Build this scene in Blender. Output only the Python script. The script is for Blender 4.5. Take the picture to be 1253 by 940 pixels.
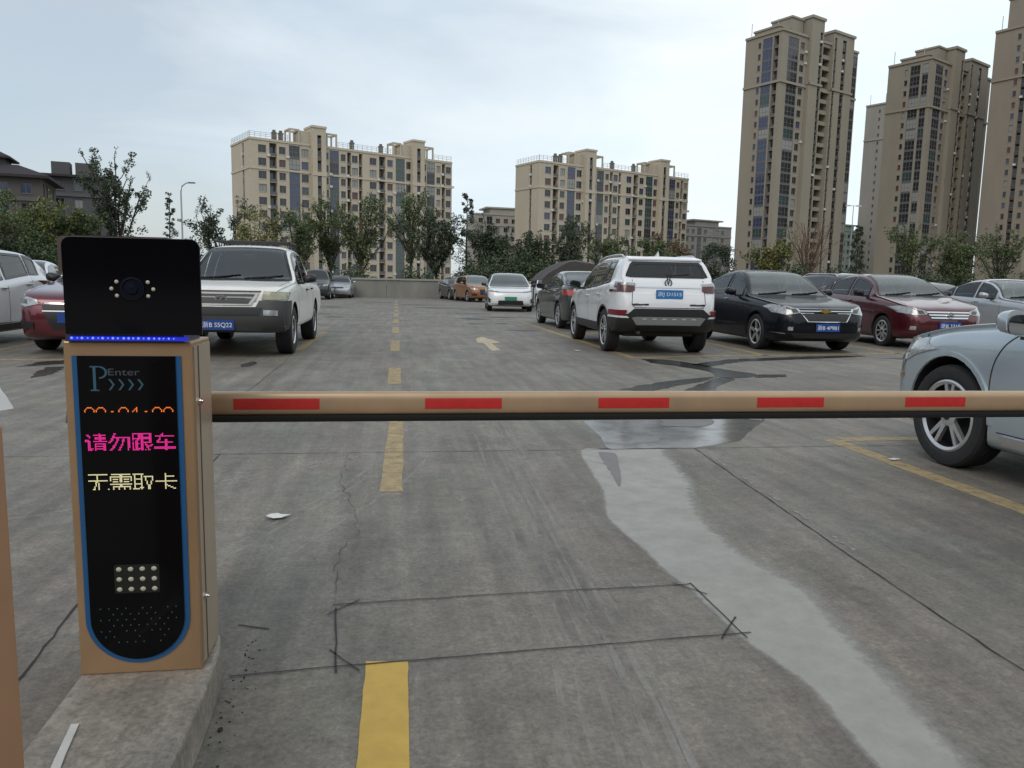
import bpy, bmesh, math, random
from mathutils import Vector, Matrix
from mathutils.bvhtree import BVHTree
R = math.radians
SC = bpy.context.scene
for _o in list(bpy.data.objects):
    bpy.data.objects.remove(_o)
COL = SC.collection

# ------------------------------------------------------------------ camera
CAM_H = 1.1
cd = bpy.data.cameras.new('camera')
cam = bpy.data.objects.new('camera', cd); COL.objects.link(cam)
SC.camera = cam
cd.sensor_width = 36; cd.sensor_fit = 'HORIZONTAL'
cd.lens = 941 / 1253 * 36
cd.clip_start = 0.05; cd.clip_end = 6000
_psi, _p, _rho = R(8.6), R(7.4), 0.02
_f0 = Vector((math.sin(_psi), math.cos(_psi), 0)); _r0 = Vector((math.cos(_psi), -math.sin(_psi), 0)); _z = Vector((0, 0, 1))
_fw = _f0 * math.cos(_p) - _z * math.sin(_p); _up = _z * math.cos(_p) + _f0 * math.sin(_p)
_rt = _r0 * math.cos(_rho) + _up * math.sin(_rho); _u2 = _up * math.cos(_rho) - _r0 * math.sin(_rho)
cam.matrix_world = Matrix(((_rt.x, _u2.x, -_fw.x, 0), (_rt.y, _u2.y, -_fw.y, 0), (_rt.z, _u2.z, -_fw.z, CAM_H), (0, 0, 0, 1)))

# ------------------------------------------------------------------ sky, sun, exposure
SUN_EL, SUN_AZ = 42, -150          # azimuth clockwise from +y: behind the camera and to its left
SUN_STRENGTH, SUN_ANGLE = 0.7, 30
SKY_STRENGTH = 0.10
world = bpy.data.worlds.new('World'); SC.world = world; world.use_nodes = True
nt = world.node_tree; nt.nodes.clear()
wo = nt.nodes.new('ShaderNodeOutputWorld'); bg = nt.nodes.new('ShaderNodeBackground')
sky = nt.nodes.new('ShaderNodeTexSky'); sky.sky_type = 'NISHITA'; sky.sun_disc = False
sky.sun_elevation = R(SUN_EL); sky.sun_rotation = R(SUN_AZ); sky.air_density = 1.0; sky.dust_density = 2.5
tc = nt.nodes.new('ShaderNodeTexCoord'); mp = nt.nodes.new('ShaderNodeMapping'); mp.inputs['Scale'].default_value = (1.0, 1.0, 3.2)
nz = nt.nodes.new('ShaderNodeTexNoise'); nz.inputs['Scale'].default_value = 1.6; nz.inputs['Detail'].default_value = 7; nz.inputs['Roughness'].default_value = .55; nz.inputs['Distortion'].default_value = .5
sx = nt.nodes.new('ShaderNodeSeparateXYZ')
m1 = nt.nodes.new('ShaderNodeMath'); m1.operation = 'MULTIPLY_ADD'; m1.inputs[1].default_value = .75; m1.inputs[2].default_value = -.06
m2 = nt.nodes.new('ShaderNodeMath'); m2.operation = 'ADD'
cr = nt.nodes.new('ShaderNodeValToRGB'); cr.color_ramp.elements[0].position = .30; cr.color_ramp.elements[1].position = .80
cr.color_ramp.elements[0].color = (.45, .45, .45, 1); cr.color_ramp.elements[1].color = (1, 1, 1, 1)
nz2 = nt.nodes.new('ShaderNodeTexNoise'); nz2.inputs['Scale'].default_value = 2.6; nz2.inputs['Detail'].default_value = 6
cl = nt.nodes.new('ShaderNodeMixRGB'); cl.inputs[1].default_value = (7.2, 9.0, 10.3, 1); cl.inputs[2].default_value = (10.5, 10.55, 10.3, 1)
mx = nt.nodes.new('ShaderNodeMixRGB')
L = nt.links.new
L(tc.outputs['Generated'], mp.inputs['Vector']); L(mp.outputs[0], nz.inputs['Vector']); L(mp.outputs[0], nz2.inputs['Vector'])
L(tc.outputs['Generated'], sx.inputs[0]); L(sx.outputs[0], m1.inputs[0]); L(m1.outputs[0], m2.inputs[0]); L(nz.outputs['Fac'], m2.inputs[1])
L(m2.outputs[0], cr.inputs[0]); L(cr.outputs[0], mx.inputs[0]); L(sky.outputs[0], mx.inputs[1])
L(nz2.outputs['Fac'], cl.inputs[0]); L(cl.outputs[0], mx.inputs[2]); L(mx.outputs[0], bg.inputs[0])
bg.inputs[1].default_value = SKY_STRENGTH; L(bg.outputs[0], wo.inputs[0])
sd = bpy.data.lights.new('sun', 'SUN'); sd.energy = SUN_STRENGTH; sd.angle = R(SUN_ANGLE); sd.color = (1, .96, .9)
sun = bpy.data.objects.new('sun', sd); COL.objects.link(sun)
_az, _el = R(SUN_AZ), R(SUN_EL)
_d = Vector((math.sin(_az) * math.cos(_el), math.cos(_az) * math.cos(_el), math.sin(_el)))
sun.rotation_euler = (-_d).to_track_quat('-Z', 'Y').to_euler()
SC.view_settings.view_transform = 'Standard'; SC.view_settings.look = 'None'
SC.view_settings.exposure = 0.08; SC.view_settings.gamma = 1.0; SC.view_settings.use_curve_mapping = False
SC.cycles.max_bounces = 6; SC.cycles.diffuse_bounces = 3; SC.cycles.glossy_bounces = 4; SC.cycles.transparent_max_bounces = 8

# ------------------------------------------------------------------ materials
def srgb(r, g, b):
    f = lambda c: (c / 255 / 12.92) if c <= 10 else ((c / 255 + .055) / 1.055) ** 2.4
    return (f(r), f(g), f(b))
_MC = {}
def mat(name, col, rough=.5, metal=0.0, spec=.5, coat=0.0, emit=None, es=0.0, var=0.0, vscale=8.0, bump=0.0, bscale=60.0, alpha=None, stretch=None, coat_ior=1.5):
    if name in _MC: return _MC[name]
    m = bpy.data.materials.new(name); m.use_nodes = True; t = m.node_tree
    b = t.nodes['Principled BSDF']
    b.inputs['Base Color'].default_value = (*col, 1); b.inputs['Roughness'].default_value = rough; b.inputs['Metallic'].default_value = metal
    b.inputs['Specular IOR Level'].default_value = spec; b.inputs['Coat Weight'].default_value = coat; b.inputs['Coat Roughness'].default_value = .04; b.inputs['Coat IOR'].default_value = coat_ior
    if emit: b.inputs['Emission Color'].default_value = (*emit, 1); b.inputs['Emission Strength'].default_value = es
    if var or bump or alpha:
        g = t.nodes.new('ShaderNodeNewGeometry'); vec = g.outputs['Position']
        if stretch:
            mpn = t.nodes.new('ShaderNodeMapping'); mpn.inputs['Scale'].default_value = stretch; t.links.new(vec, mpn.inputs[0]); vec = mpn.outputs[0]
    if var:
        n = t.nodes.new('ShaderNodeTexNoise'); n.inputs['Scale'].default_value = vscale; n.inputs['Detail'].default_value = 6; n.inputs['Roughness'].default_value = .6
        t.links.new(vec, n.inputs['Vector'])
        c = t.nodes.new('ShaderNodeValToRGB'); c.color_ramp.elements[0].position = .3; c.color_ramp.elements[1].position = .72
        c.color_ramp.elements[0].color = (*[v * (1 - var) for v in col], 1); c.color_ramp.elements[1].color = (*[min(1, v * (1 + var)) for v in col], 1)
        t.links.new(n.outputs['Fac'], c.inputs[0]); t.links.new(c.outputs[0], b.inputs['Base Color'])
    if bump:
        n2 = t.nodes.new('ShaderNodeTexNoise'); n2.inputs['Scale'].default_value = bscale; n2.inputs['Detail'].default_value = 4
        t.links.new(vec, n2.inputs['Vector']); bm_ = t.nodes.new('ShaderNodeBump'); bm_.inputs['Strength'].default_value = bump; bm_.inputs['Distance'].default_value = .01
        t.links.new(n2.outputs['Fac'], bm_.inputs['Height']); t.links.new(bm_.outputs[0], b.inputs['Normal'])
    if alpha:      # (mean, noise scale): worn paint or thin film
        n3 = t.nodes.new('ShaderNodeTexNoise'); n3.inputs['Scale'].default_value = alpha[1]; n3.inputs['Detail'].default_value = 8; n3.inputs['Roughness'].default_value = .7
        t.links.new(vec, n3.inputs['Vector']); c3 = t.nodes.new('ShaderNodeValToRGB')
        lo, hi = alpha[2], alpha[3]
        c3.color_ramp.elements[0].position = lo; c3.color_ramp.elements[1].position = hi
        c3.color_ramp.elements[0].color = (alpha[0],) * 3 + (1,); c3.color_ramp.elements[1].color = (alpha[4],) * 3 + (1,)
        t.links.new(n3.outputs['Fac'], c3.inputs[0]); t.links.new(c3.outputs[0], b.inputs['Alpha'])
    _MC[name] = m; return m

def ground_mat(nm='worn_concrete', k=1.0):
    m = bpy.data.materials.new(nm); m.use_nodes = True; t = m.node_tree; b = t.nodes['Principled BSDF']
    g = t.nodes.new('ShaderNodeNewGeometry'); P = g.outputs['Position']
    def noise(scale, det, rg, st=(1, 1, 1), dist=0):
        mpn = t.nodes.new('ShaderNodeMapping'); mpn.inputs['Scale'].default_value = st; t.links.new(P, mpn.inputs[0])
        n = t.nodes.new('ShaderNodeTexNoise'); n.inputs['Scale'].default_value = scale; n.inputs['Detail'].default_value = det; n.inputs['Roughness'].default_value = rg; n.inputs['Distortion'].default_value = dist
        t.links.new(mpn.outputs[0], n.inputs['Vector']); return n.outputs['Fac']
    def ramp(f, a, c0, bb, c1):
        r = t.nodes.new('ShaderNodeValToRGB'); r.color_ramp.elements[0].position = a; r.color_ramp.elements[1].position = bb
        r.color_ramp.elements[0].color = (*c0, 1); r.color_ramp.elements[1].color = (*c1, 1); t.links.new(f, r.inputs[0]); return r.outputs[0]
    def mixc(kind, a, bb, fac=1.0):
        x = t.nodes.new('ShaderNodeMixRGB'); x.blend_type = kind; x.inputs[0].default_value = fac
        t.links.new(a, x.inputs[1]); t.links.new(bb, x.inputs[2]); return x.outputs[0]
    base = ramp(noise(.45 if k == 1 else 3.5, 7, .62, dist=.6), .3, (.134 * k, .123 * k, .106 * k), .72, (.212 * k, .196 * k, .170 * k))
    mid = ramp(noise(2.6, 8, .7, dist=.4), .3, (.74, .74, .74), .7, (1.20, 1.19, 1.17))
    fine2 = ramp(noise(16, 8, .78, dist=.3), .32, (.70, .70, .70), .68, (1.24, 1.24, 1.23))
    fine = ramp(noise(60, 6, .8), .30, (.50, .50, .50), .70, (1.40, 1.40, 1.40))
    streak = ramp(noise(2.2, 6, .65, (3.2, .22, 1)), .36, (.76, .76, .76), .66, (1.32, 1.31, 1.29))
    scuff = ramp(noise(5, 9, .8, (1.5, .5, 1), 1.5), .56, (1, 1, 1), .74, (1.6, 1.58, 1.52))
    tint = ramp(noise(.9, 4, .6, (1, .6, 1), 1.2), .35, (1.05, .98, .97), .65, (.97, 1.0, .97))
    speck = ramp(noise(150, 2, .5), .70, (1, 1, 1), .76, (.55, .55, .55))
    c = base
    for k, q in ((mid, .9), (fine, .9), (fine2, .9), (streak, .8), (scuff, .8), (tint, 1), (speck, .8)): c = mixc('MULTIPLY', c, k, q)
    t.links.new(c, b.inputs['Base Color'])
    r = ramp(noise(1.1, 6, .65, dist=.8), .3, (.50,) * 3, .7, (.74,) * 3); t.links.new(r, b.inputs['Roughness'])
    bp = t.nodes.new('ShaderNodeBump'); bp.inputs['Strength'].default_value = .30; bp.inputs['Distance'].default_value = .003
    t.links.new(noise(70, 6, .75), bp.inputs['Height']); t.links.new(bp.outputs[0], b.inputs['Normal'])
    b.inputs['Specular IOR Level'].default_value = .45
    return m

# ------------------------------------------------------------------ mesh helpers
class MB:
    def __init__(s): s.v = []; s.f = []; s.m = []
    def add(s, vs, fs, mi=0):
        o = len(s.v); s.v += [tuple(q) for q in vs]; s.f += [tuple(i + o for i in f) for f in fs]; s.m += [mi] * len(fs); return s
    def quad(s, a, b, c, d, mi=0): return s.add([a, b, c, d], [(0, 1, 2, 3)], mi)
    def box(s, x0, x1, y0, y1, z0, z1, mi=0):
        vs = [(x, y, z) for z in (z0, z1) for y in (y0, y1) for x in (x0, x1)]
        return s.add(vs, [(0, 2, 3, 1), (4, 5, 7, 6), (0, 1, 5, 4), (2, 6, 7, 3), (0, 4, 6, 2), (1, 3, 7, 5)], mi)
    def tube(s, pts, r, n=8, mi=0, r2=None, cap=True):
        pts = [Vector(p) for p in pts]; N = len(pts); vs = []; fs = []
        for i, p in enumerate(pts):
            d = (pts[min(i + 1, N - 1)] - pts[max(i - 1, 0)]).normalized()
            a = d.cross(Vector((0, 0, 1)) if abs(d.z) < .9 else Vector((1, 0, 0))).normalized(); b = d.cross(a)
            rr = r if r2 is None else r + (r2 - r) * i / (N - 1)
            for k in range(n):
                w = 2 * math.pi * k / n; vs.append(p + a * (rr * math.cos(w)) + b * (rr * math.sin(w)))
        for i in range(N - 1):
            for k in range(n):
                fs.append((i * n + k, i * n + (k + 1) % n, (i + 1) * n + (k + 1) % n, (i + 1) * n + k))
        if cap: fs.append(tuple(range(n - 1, -1, -1))); fs.append(tuple(range((N - 1) * n, N * n)))
        return s.add(vs, fs, mi)
    def lathe(s, prof, n=28, mi=0, axis='y', c=(0, 0, 0), closed=False):
        vs = []; fs = []; M = len(prof)
        for k in range(n):
            w = 2 * math.pi * k / n
            for (r, h) in prof:
                if axis == 'y': vs.append((c[0] + r * math.cos(w), c[1] + h, c[2] + r * math.sin(w)))
                else: vs.append((c[0] + r * math.cos(w), c[1] + r * math.sin(w), c[2] + h))
        for k in range(n):
            for i in range(M if closed else M - 1):
                j = (i + 1) % M
                fs.append((k * M + i, k * M + j, ((k + 1) % n) * M + j, ((k + 1) % n) * M + i))
        return s.add(vs, fs, mi)
    def prism(s, poly, M=None, h=.01, mi=0):      # 2D polygon extruded along local z
        n = len(poly); vs = [Vector((x, y, 0)) for x, y in poly] + [Vector((x, y, h)) for x, y in poly]
        if M is not None: vs = [M @ q for q in vs]
        fs = [tuple(range(n - 1, -1, -1)), tuple(range(n, 2 * n))] + [(i, (i + 1) % n, n + (i + 1) % n, n + i) for i in range(n)]
        return s.add(vs, fs, mi)
    def ico(s, c, r, sub=1, mi=0, sc=(1, 1, 1)):
        bm = bmesh.new(); bmesh.ops.create_icosphere(bm, subdivisions=sub, radius=1)
        bm.verts.ensure_lookup_table()
        s.add([(c[0] + v.co.x * r * sc[0], c[1] + v.co.y * r * sc[1], c[2] + v.co.z * r * sc[2]) for v in bm.verts], [tuple(v.index for v in f.verts) for f in bm.faces], mi)
        bm.free(); return s
    def mesh(s, name, mats, smooth=None):
        me = bpy.data.meshes.new(name); me.from_pydata(s.v, [], s.f)
        for m in (mats if isinstance(mats, (list, tuple)) else [mats]): me.materials.append(m)
        if any(s.m): me.polygons.foreach_set('material_index', s.m)
        me.validate(); me.update()
        if smooth is not None:
            me.shade_smooth(); me.set_sharp_from_angle(angle=R(smooth))
        return me
    def build(s, name, mats, parent=None, smooth=None, fixn=True):
        me = s.mesh(name, mats, smooth)
        if fixn:
            bm = bmesh.new(); bm.from_mesh(me); bmesh.ops.recalc_face_normals(bm, faces=bm.faces); bm.to_mesh(me); bm.free()
        return link(name, me, parent)
def link(name, me, parent=None):
    o = bpy.data.objects.new(name, me); COL.objects.link(o)
    if parent is not None: o.parent = parent
    return o
def thing(name, label, cat, loc=(0, 0, 0), rz=0.0, group=None):
    o = bpy.data.objects.new(name, None); COL.objects.link(o); o.location = loc; o.rotation_euler = (0, 0, rz); o.empty_display_size = .2
    o['label'] = label; o['category'] = cat
    if group: o['group'] = group
    return o
def tag(o, label, cat, group=None):
    o['label'] = label; o['category'] = cat
    if group: o['group'] = group
    return o
def kind(o, k): o['kind'] = k; return o
def bevel(o, w, seg=2, ang=30):
    md = o.modifiers.new('bevel', 'BEVEL'); md.width = w; md.segments = seg; md.limit_method = 'ANGLE'; md.angle_limit = R(ang); return o
def frame(o, x, y):
    x = Vector(x).normalized(); y = Vector(y).normalized(); z = x.cross(y)
    return Matrix(((x.x, y.x, z.x, o[0]), (x.y, y.y, z.y, o[1]), (x.z, y.z, z.z, o[2]), (0, 0, 0, 1)))
_TC = {}
def text_mesh(body, w, h, depth=.002):
    """lettering as a mesh fitted into w x h, centred"""
    key = (body, w, h)
    if key in _TC: return _TC[key]
    c = bpy.data.curves.new('lettering', 'FONT'); c.body = body; c.extrude = depth / 2
    o = bpy.data.objects.new('lettering', c); COL.objects.link(o)
    dg = bpy.context.evaluated_depsgraph_get(); me = bpy.data.meshes.new_from_object(o.evaluated_get(dg))
    bpy.data.objects.remove(o)
    xs = [v.co.x for v in me.vertices]; ys = [v.co.y for v in me.vertices]
    x0, x1, y0, y1 = min(xs), max(xs), min(ys), max(ys)
    for v in me.vertices:
        v.co.x = ((v.co.x - x0) / (x1 - x0) - .5) * w; v.co.y = ((v.co.y - y0) / (y1 - y0) - .5) * h
    me.materials.clear(); _TC[key] = me; return me
def rrect(cy, cz, w, h, r=.02, n=3):
    pts = []
    for (sx_, sz_, a0) in ((1, -1, -90), (1, 1, 0), (-1, 1, 90), (-1, -1, 180)):
        for k in range(n + 1):
            a = R(a0 + 90 * k / n); pts.append((cy + sx_ * (w / 2 - r) + r * math.cos(a), cz + sz_ * (h / 2 - r) + r * math.sin(a)))
    return pts
def pchip(pts):
    xs = [p[0] for p in pts]; ys = [p[1] for p in pts]; n = len(xs)
    h = [xs[i + 1] - xs[i] for i in range(n - 1)]; d = [(ys[i + 1] - ys[i]) / h[i] for i in range(n - 1)]
    m = [0.0] * n; m[0] = d[0]; m[-1] = d[-1]
    for i in range(1, n - 1):
        if d[i - 1] * d[i] > 0:
            w1 = 2 * h[i] + h[i - 1]; w2 = h[i] + 2 * h[i - 1]; m[i] = (w1 + w2) / (w1 / d[i - 1] + w2 / d[i])
    def f(x):
        if x <= xs[0]: return ys[0]
        if x >= xs[-1]: return ys[-1]
        i = 0
        while x > xs[i + 1]: i += 1
        t = (x - xs[i]) / h[i]
        return ((1 + 2 * t) * (1 - t) ** 2 * ys[i] + t * (1 - t) ** 2 * h[i] * m[i] + t * t * (3 - 2 * t) * ys[i + 1] + t * t * (t - 1) * h[i] * m[i + 1])
    return f

# ================================================================== SETTING
M_GROUND = ground_mat()
g_ = MB(); S_ = 900
g_.quad((-S_, -S_, 0), (S_, -S_, 0), (S_, S_, 0), (-S_, S_, 0)); kind(g_.build('ground', M_GROUND), 'structure')

rn = random.Random(5)
# unseen dark rise, added behind the camera for glass and paint to mirror
hm = MB(); N_ = 96
for i in range(N_ + 1):
    a = math.pi * (1.04 + .92 * i / N_) ; hh = 24 + 7 * math.sin(i * .35) + 4 * math.sin(i * 1.3 + 1) + rn.uniform(-1.5, 1.5)
    for (rr, k) in ((78, -.02), (84, .45), (92, .85), (100, 1.0), (125, .9)): hm.v.append((rr * 1.25 * math.cos(a), rr * math.sin(a) - 4, hh * k))
for i in range(N_):
    for j in range(4): q = i * 5 + j; hm.f.append((q, q + 5, q + 6, q + 1)); hm.m.append(0)
kind(hm.build('added_dark_horizon', mat('dark_horizon_green', (.040, .048, .026), .9, var=.5, vscale=.25, bump=1.0, bscale=.6), smooth=60), 'structure')
def rough_poly(pts, step=.05, amp=.012, closed=True):
    out = []; n = len(pts)
    for i in range(n if closed else n - 1):
        a = Vector(pts[i]); b = Vector(pts[(i + 1) % n]); k = max(1, int((b - a).length / step))
        for j in range(k):
            p = a.lerp(b, j / k)
            if j: p += Vector((rn.gauss(0, amp), rn.gauss(0, amp)))
            out.append((p.x, p.y))
    if not closed: out.append(tuple(pts[-1]))
    return out
def smooth_line(pts, k=6):
    pts = [Vector(p) for p in pts]; out = []
    for i in range(len(pts) - 1):
        p0 = pts[max(i - 1, 0)]; p1 = pts[i]; p2 = pts[i + 1]; p3 = pts[min(i + 2, len(pts) - 1)]
        for j in range(k):
            t = j / k
            out.append(.5 * (2 * p1 + (p2 - p0) * t + (2 * p0 - 5 * p1 + 4 * p2 - p3) * t * t + (3 * p1 - p0 - 3 * p2 + p3) * t ** 3))
    out.append(pts[-1]); return [tuple(p) for p in out]
def flat(name, polys, z, m, knd='structure'):
    bm = bmesh.new()
    for poly in polys:
        vs = [bm.verts.new((x, y, z)) for x, y in poly]
        f = bm.faces.new(vs)
    bmesh.ops.triangulate(bm, faces=bm.faces)
    for f in bm.faces:
        if f.normal.z < 0: f.normal_flip()
    me = bpy.data.meshes.new(name); bm.to_mesh(me); bm.free(); me.materials.append(m)
    return kind(link(name, me), knd)
def ribbon(pts, w, wob=0.0):
    """outline of a thin mark along a polyline"""
    P = [Vector(p) for p in pts]; l = []; r = []
    for i, p in enumerate(P):
        d = (P[min(i + 1, len(P) - 1)] - P[max(i - 1, 0)]).normalized(); n = Vector((-d.y, d.x))
        ww = w * (1 + rn.uniform(-wob, wob)); l.append(tuple(p + n * ww / 2)); r.append(tuple(p - n * ww / 2))
    return l + r[::-1]
def ribbons(name, lines, w, z, m, wob=.3, step=.06, amp=.004):
    mb = MB()
    for ln in lines:
        ln = rough_poly(ln, step, amp, closed=False); o = ribbon(ln, w, wob); n = len(o) // 2
        for i in range(n - 1):
            a, b, c, d = o[i], o[i + 1], o[2 * n - 2 - i], o[2 * n - 1 - i]
            mb.quad((*d, z), (*c, z), (*b, z), (*a, z))
    return kind(mb.build(name, m), 'structure')

# paler trail along the water's run, and the wet places
M_STAIN = mat('pale_water_trail', (.265, .252, .226), .40, spec=.5, var=.15, vscale=9, bump=.5, bscale=50, alpha=(.80, 7, .34, .58, 1.0))
M_FILM = mat('standing_water', (.11, .108, .10), .14, spec=.6, var=.2, vscale=3, alpha=(.55, 5, .34, .55, 1.0))
M_WET = mat('wet_concrete', (.045, .047, .045), .22, spec=.5, var=.2, vscale=6)
sl = [(1.432, 4.96), (1.228, 4.953), (1.142, 4.307), (1.1, 3.914), (1.006, 3.507), (1.006, 3.258), (1.031, 3.037), (1.038, 2.754), (1.067, 2.573), (1.077, 2.34), (1.085, 2.159), (1.119, 2.022), (1.142, 1.878), (1.137, 1.785), (1.119, 1.644), (1.11, 1.513), (1.07, 1.2), (1.0, .9)]
sr = [(2.033, 4.955), (1.814, 4.93), (1.723, 4.474), (1.659, 4.081), (1.532, 3.722), (1.449, 3.34), (1.436, 3.0), (1.451, 2.803), (1.502, 2.545), (1.482, 2.399), (1.429, 2.094), (1.403, 1.895), (1.368, 1.707), (1.331, 1.487), (1.26, 1.2), (1.2, .9)]
def stain_mat():
    m = bpy.data.materials.new('pale_water_trail'); m.use_nodes = True; t = m.node_tree; b = t.nodes['Principled BSDF']
    at = t.nodes.new('ShaderNodeAttribute'); at.attribute_name = 'edge'; g = t.nodes.new('ShaderNodeNewGeometry')
    def noise(sc, det, rg):
        n = t.nodes.new('ShaderNodeTexNoise'); n.inputs['Scale'].default_value = sc; n.inputs['Detail'].default_value = det; n.inputs['Roughness'].default_value = rg; t.links.new(g.outputs['Position'], n.inputs['Vector']); return n.outputs['Fac']
    def math_(op, a, b_):
        x = t.nodes.new('ShaderNodeMath'); x.operation = op; x.use_clamp = op == 'SMOOTH_MIN'
        for i, v in enumerate((a, b_)):
            if isinstance(v, (int, float)): x.inputs[i].default_value = v
            else: t.links.new(v, x.inputs[i])
        return x.outputs[0]
    e = math_('ADD', at.outputs['Fac'], math_('MULTIPLY', math_('SUBTRACT', noise(20, 8, .7), .5), .85))
    r = t.nodes.new('ShaderNodeValToRGB'); r.color_ramp.elements[0].position = .22; r.color_ramp.elements[1].position = .72; r.color_ramp.elements[1].color = (.86, .86, .86, 1); t.links.new(e, r.inputs[0]); t.links.new(r.outputs[0], b.inputs['Alpha'])
    c = t.nodes.new('ShaderNodeValToRGB'); c.color_ramp.elements[0].position = .3; c.color_ramp.elements[1].position = .7
    c.color_ramp.elements[0].color = (.275, .262, .232, 1); c.color_ramp.elements[1].color = (.385, .37, .335, 1); t.links.new(noise(7, 9, .78), c.inputs[0]); t.links.new(c.outputs[0], b.inputs['Base Color'])
    q = t.nodes.new('ShaderNodeValToRGB'); q.color_ramp.elements[0].position = .35; q.color_ramp.elements[1].position = .65; q.color_ramp.elements[0].color = (.28,) * 3 + (1,); q.color_ramp.elements[1].color = (.6,) * 3 + (1,); t.links.new(noise(4, 6, .7), q.inputs[0]); t.links.new(q.outputs[0], b.inputs['Roughness'])
    bp = t.nodes.new('ShaderNodeBump'); bp.inputs['Strength'].default_value = .4; bp.inputs['Distance'].default_value = .003; t.links.new(noise(70, 5, .75), bp.inputs['Height']); t.links.new(bp.outputs[0], b.inputs['Normal'])
    return m
def resample(l, n):
    P = [Vector(p) for p in smooth_line(l, 8)]; d = [0]
    for i in range(1, len(P)): d.append(d[-1] + (P[i] - P[i - 1]).length)
    out = []; j = 0
    for k in range(n):
        q = d[-1] * k / (n - 1)
        while j < len(d) - 2 and d[j + 1] < q: j += 1
        out.append(P[j].lerp(P[j + 1], (q - d[j]) / max(1e-6, d[j + 1] - d[j])))
    return out
nl_, nc_ = 240, 40; A_, B_ = resample(sl, nl_), resample(sr, nl_); sm_ = MB(); ev = []
for i in range(nl_):
    w_ = B_[i] - A_[i]; ln = w_.length; dr = w_ / ln
    a0, b0 = A_[i] - dr * .05, B_[i] + dr * .07
    for j in range(nc_ + 1):
        p = a0.lerp(b0, j / nc_); sm_.v.append((p.x, p.y, .001)); f = (p - A_[i]).dot(dr); h_ = ln - f
        ev.append(max(0, min(1, .5 + f / .05, .5 + h_ / .17, .35 + i / 4)))
for i in range(nl_ - 1):
    for j in range(nc_): q = i * (nc_ + 1) + j; sm_.f.append((q, q + 1, q + nc_ + 2, q + nc_ + 1)); sm_.m.append(0)
so = kind(sm_.build('water_stain', stain_mat()), 'structure'); at_ = so.data.attributes.new('edge', 'FLOAT', 'POINT'); at_.data.foreach_set('value', ev)
if so.data.polygons[0].normal.z < 0: so.data.flip_normals()
flat('puddle', [rough_poly(smooth_line([(2.033, 4.97), (1.6, 4.985), (1.432, 4.993), (1.48, 5.385), (1.498, 5.772), (1.539, 6.214), (1.85, 6.6), (2.25, 6.95), (2.7, 7.35), (3.1, 7.9), (3.577, 8.531), (3.95, 8.98), (4.107, 8.847), (3.745, 8.384), (3.468, 7.969), (3.39, 7.473), (3.32, 7.032), (3.141, 6.159), (2.783, 5.648), (2.467, 5.186)], 4), .06, .012)], .0012, M_FILM)
flat('wet_patch', [rough_poly(smooth_line([(1.327, 4.88), (1.429, 4.82), (1.357, 4.498), (1.258, 4.11), (1.218, 4.024), (1.25, 4.25)], 4), .05, .005),
    rough_poly(smooth_line([(2.2, 6.1), (2.55, 6.3), (2.62, 6.0), (2.4, 5.75), (2.1, 5.8)], 4), .05, .01),
    rough_poly(smooth_line([(2.85, 6.95), (3.2, 7.2), (3.26, 6.7), (3.05, 6.0), (2.85, 6.3)], 4), .05, .01)], .003, mat('drying_concrete', (.125, .121, .113), .45, var=.2, vscale=5))
flat('wet_concrete', [rough_poly(smooth_line([(2.35, 7.9), (2.931, 8.45), (3.579, 8.88), (3.98, 9.10), (3.84, 8.92), (3.577, 8.6), (3.12, 8.22), (2.7, 7.8)], 4), .08, .02),
    rough_poly(smooth_line([(3.70, 11.3), (4.1, 11.2), (4.30, 10.565), (4.43, 9.9), (4.62, 9.33), (4.3, 8.98), (3.98, 9.06), (4.09, 9.6), (3.98, 10.1), (3.70, 10.7)], 4), .08, .02),
    rough_poly([(-3.865, 8.823), (-4.05, 9.35), (-4.15, 9.9), (-3.98, 9.95), (-3.8, 9.2)], .08, .02), rough_poly([(-4.5, 9.9), (-4.35, 10.0), (-3.9, 10.6), (-4.2, 10.8), (-4.5, 10.5)], .08, .02),
    rough_poly([(4.3, 10.2), (5.2, 11.0), (6.8, 11.55), (7.9, 12.0), (7.9, 12.15), (6.4, 11.8), (5.0, 11.25), (4.2, 10.5)], .1, .02)], .003, M_WET)
flat('water_gleam', [rough_poly([(4.62, 9.3), (5.02, 9.33), (4.9, 9.06), (4.4, 8.96)], .06, .01)], .004, M_FILM)
M_DK = mat('oil_stain', (.035, .034, .033), .55, var=.3, vscale=9)
stains = []
for cx, cy, rx, ry in ((-1.95, 16.2, .28, .5), (-1.9, 10.3, .09, .35), (-2.6, 26, .5, .5), (2.4, 24, .5, .8), (3.2, 25.5, .9, .35), (4.3, 25.2, 1.4, .3), (2.2, 21, .25, .35), (2.9, 21.4, .2, .3), (1.7, 34, 1.2, .7), (-2.7, 33, .7, .8), (2.7, 28, .8, .4), (3.0, 18.2, .5, .35), (1.1, 38, 1.3, .6), (-.9, 41, 1.4, .5), (8.6, 11.6, .7, .18), (-1.9, 24, .35, .4)):
    stains.append([(cx + rx * math.cos(a * .35) * rn.uniform(.6, 1.1), cy + ry * math.sin(a * .35) * rn.uniform(.6, 1.1)) for a in range(18)])
flat('oil_stain', stains, .002, M_DK)

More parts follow.
